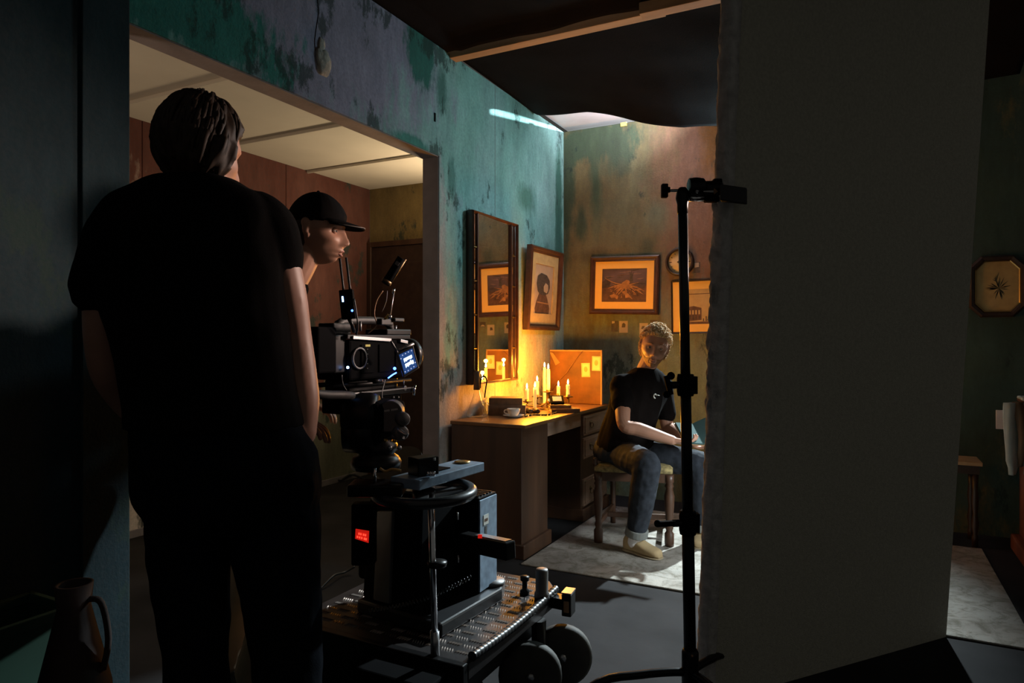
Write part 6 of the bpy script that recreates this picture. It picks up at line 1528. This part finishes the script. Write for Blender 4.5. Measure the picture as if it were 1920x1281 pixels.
m = MB(); loft(m, interp([(pel + UP * .06, side * .172, frt * .138), (pel, side * .19, frt * .15), (pel - UP * .05, side * .18, frt * .14)], 4))
def trouser(h, k, a, r): 
    limb(m, [h, h.lerp(k, .5), k + UP * 0.008], [r, r * .92, r * .80]); e = k.lerp(a, 0.93); limb(m, [k, k.lerp(a, .4), e], [r * .80, r * .76, r * .62])
    return e
eR = trouser(hipR, kneeR, ankR, 0.098); eL = trouser(hipL, kneeL, ankL, 0.094)
fuse(m, 'jeans', 'blue_jeans', 0.006, pS, 3, cloth_fold(0.005, 13, 0.8, 2))
for k, e in ((kneeR, eR), (kneeL, eL)):
    d = (k - e).normalized(); m = MB(); m.tube([e - d * 0.055, e - d * 0.01], [0.068, 0.066], 20); fuse(m, 'jeans_cuff', 'jeans_cuff', 0.004, pS, 2)
for a, h, t in ((ankR, heR, toR), (ankL, heL, toL)):
    m = MB(); limb(m, [a + UP * 0.05, a, V((a.x, a.y, 0.07)).lerp(V((h.x, h.y, 0.07)), .3)], [0.043, 0.041, 0.043]); fuse(m, 'sock', 'sock_white', 0.004, pS, 2)
    m = MB(); shoe(m, V((h.x, h.y, 0)) - (t - h).normalized() * 0.03, V((t.x, t.y, 0)) + (t - h).normalized() * 0.03, 0.016, 0.098, 0.098, 0); fuse(m, 'shoe', 'suede', 0.004, pS, 2)
    m = MB(); shoe(m, V((h.x, h.y, 0)) - (t - h).normalized() * 0.035, V((t.x, t.y, 0)) + (t - h).normalized() * 0.035, 0.0105, 0.104, 0.020, 0); m.build('sole', 'sole', pS)
# curls
def maskS(p, th, ph):
    if p.y > 0.045: return min(1, (p.z - 0.064) * 40)
    if p.y > 0.0: return min(1, (p.z - 0.028 - p.y * 0.6) * 40)
    return min(1, (p.z + 0.07) * 30)
m = scalp(TS, maskS, lambda p, th, ph: 0.005 + 0.006 * max(0, p.z / 0.118), 0.9, 7.0)
rnd = random.Random(21); cnt = 0
while cnt < 1500:
    th = rnd.uniform(0, 2 * PI); ph = math.acos(rnd.uniform(-0.45, 1.0)); p = head_pt(th, ph)
    if maskS(p, th, ph) <= 0: continue
    cnt += 1; r_ = p.normalized(); s_ = r_.cross(V((rnd.uniform(-1, 1), rnd.uniform(-1, 1), rnd.uniform(-1, 1)))).normalized(); u_ = r_.cross(s_)
    L_ = rnd.uniform(0.018, 0.040) * (1 if p.z > 0.03 else 0.5); rr = rnd.uniform(0.005, 0.010); q = []; tw = rnd.uniform(5.5, 8)
    for j in range(8):
        t = j / 7; a = t * tw; q.append(TS(p + r_ * (0.004 + L_ * math.sin(t * 2.2) * 0.62) + (s_ * math.cos(a) + u_ * math.sin(a)) * rr * (0.4 + 0.6 * t) + s_ * L_ * t * 0.35))
    m.tube(q, [0.0016] * 6 + [0.0012, 0.0005], 4)
m.build('hair', 'hair_blond', pS)
def maskBeard(p, th, ph):
    if p.y < -0.005: return -1
    k = min(1, (-0.058 + 0.95 * max(0, 0.055 - p.y) - p.z) * 40)
    if abs(p.x) < 0.02 and -0.084 < p.z < -0.062: k = min(k, -0.1)
    return min(k, (p.z + 0.125) * 60)
m = scalp(TS, maskBeard, lambda p, th, ph: 0.0026, 0.9, 3.0); m.build('beard', 'beard', pS)
face_parts(TS, pS, 'skin_fair', 0.0690)
m = MB()
for s in (-1, 1): m.tube([TS((0.015 * s, 0.094, 0.019)), TS((0.030 * s, 0.092, 0.026)), TS((0.048 * s, 0.080, 0.021))], [0.0025, 0.0032, 0.0015], 6, 3)
m.build('eyebrows', 'beard', pS)
# open book held in his hands
bo = S_(1308, 816, 4.02)
bk = thing('open_book', 'open book with teal page and tan cover in the hands of the seated man', 'book', bo)
bx_ = (RV * 0.97 + FV * 0.2 + UP * 0.16).normalized(); by_ = (FV * 0.85 - RV * 0.15 + UP * 0.55).normalized(); bn_ = bx_.cross(by_).normalized()
for s, ang in ((-1, 0.32), (1, 0.32)):
    wv = (bx_ * s * math.cos(ang) + bn_ * math.sin(ang)).normalized(); nv = wv.cross(by_)
    if nv.dot(bn_) < 0: nv = -nv
    c0_ = bo + wv * 0.065
    MB().obox(c0_, (0.132, 0.19, 0.004), wv, by_).build('cover', 'tan_leather', bk)
    MB().obox(c0_ + nv * 0.0075 - wv * 0.002, (0.122, 0.18, 0.010), wv, by_).build('pages', 'book_teal', bk)
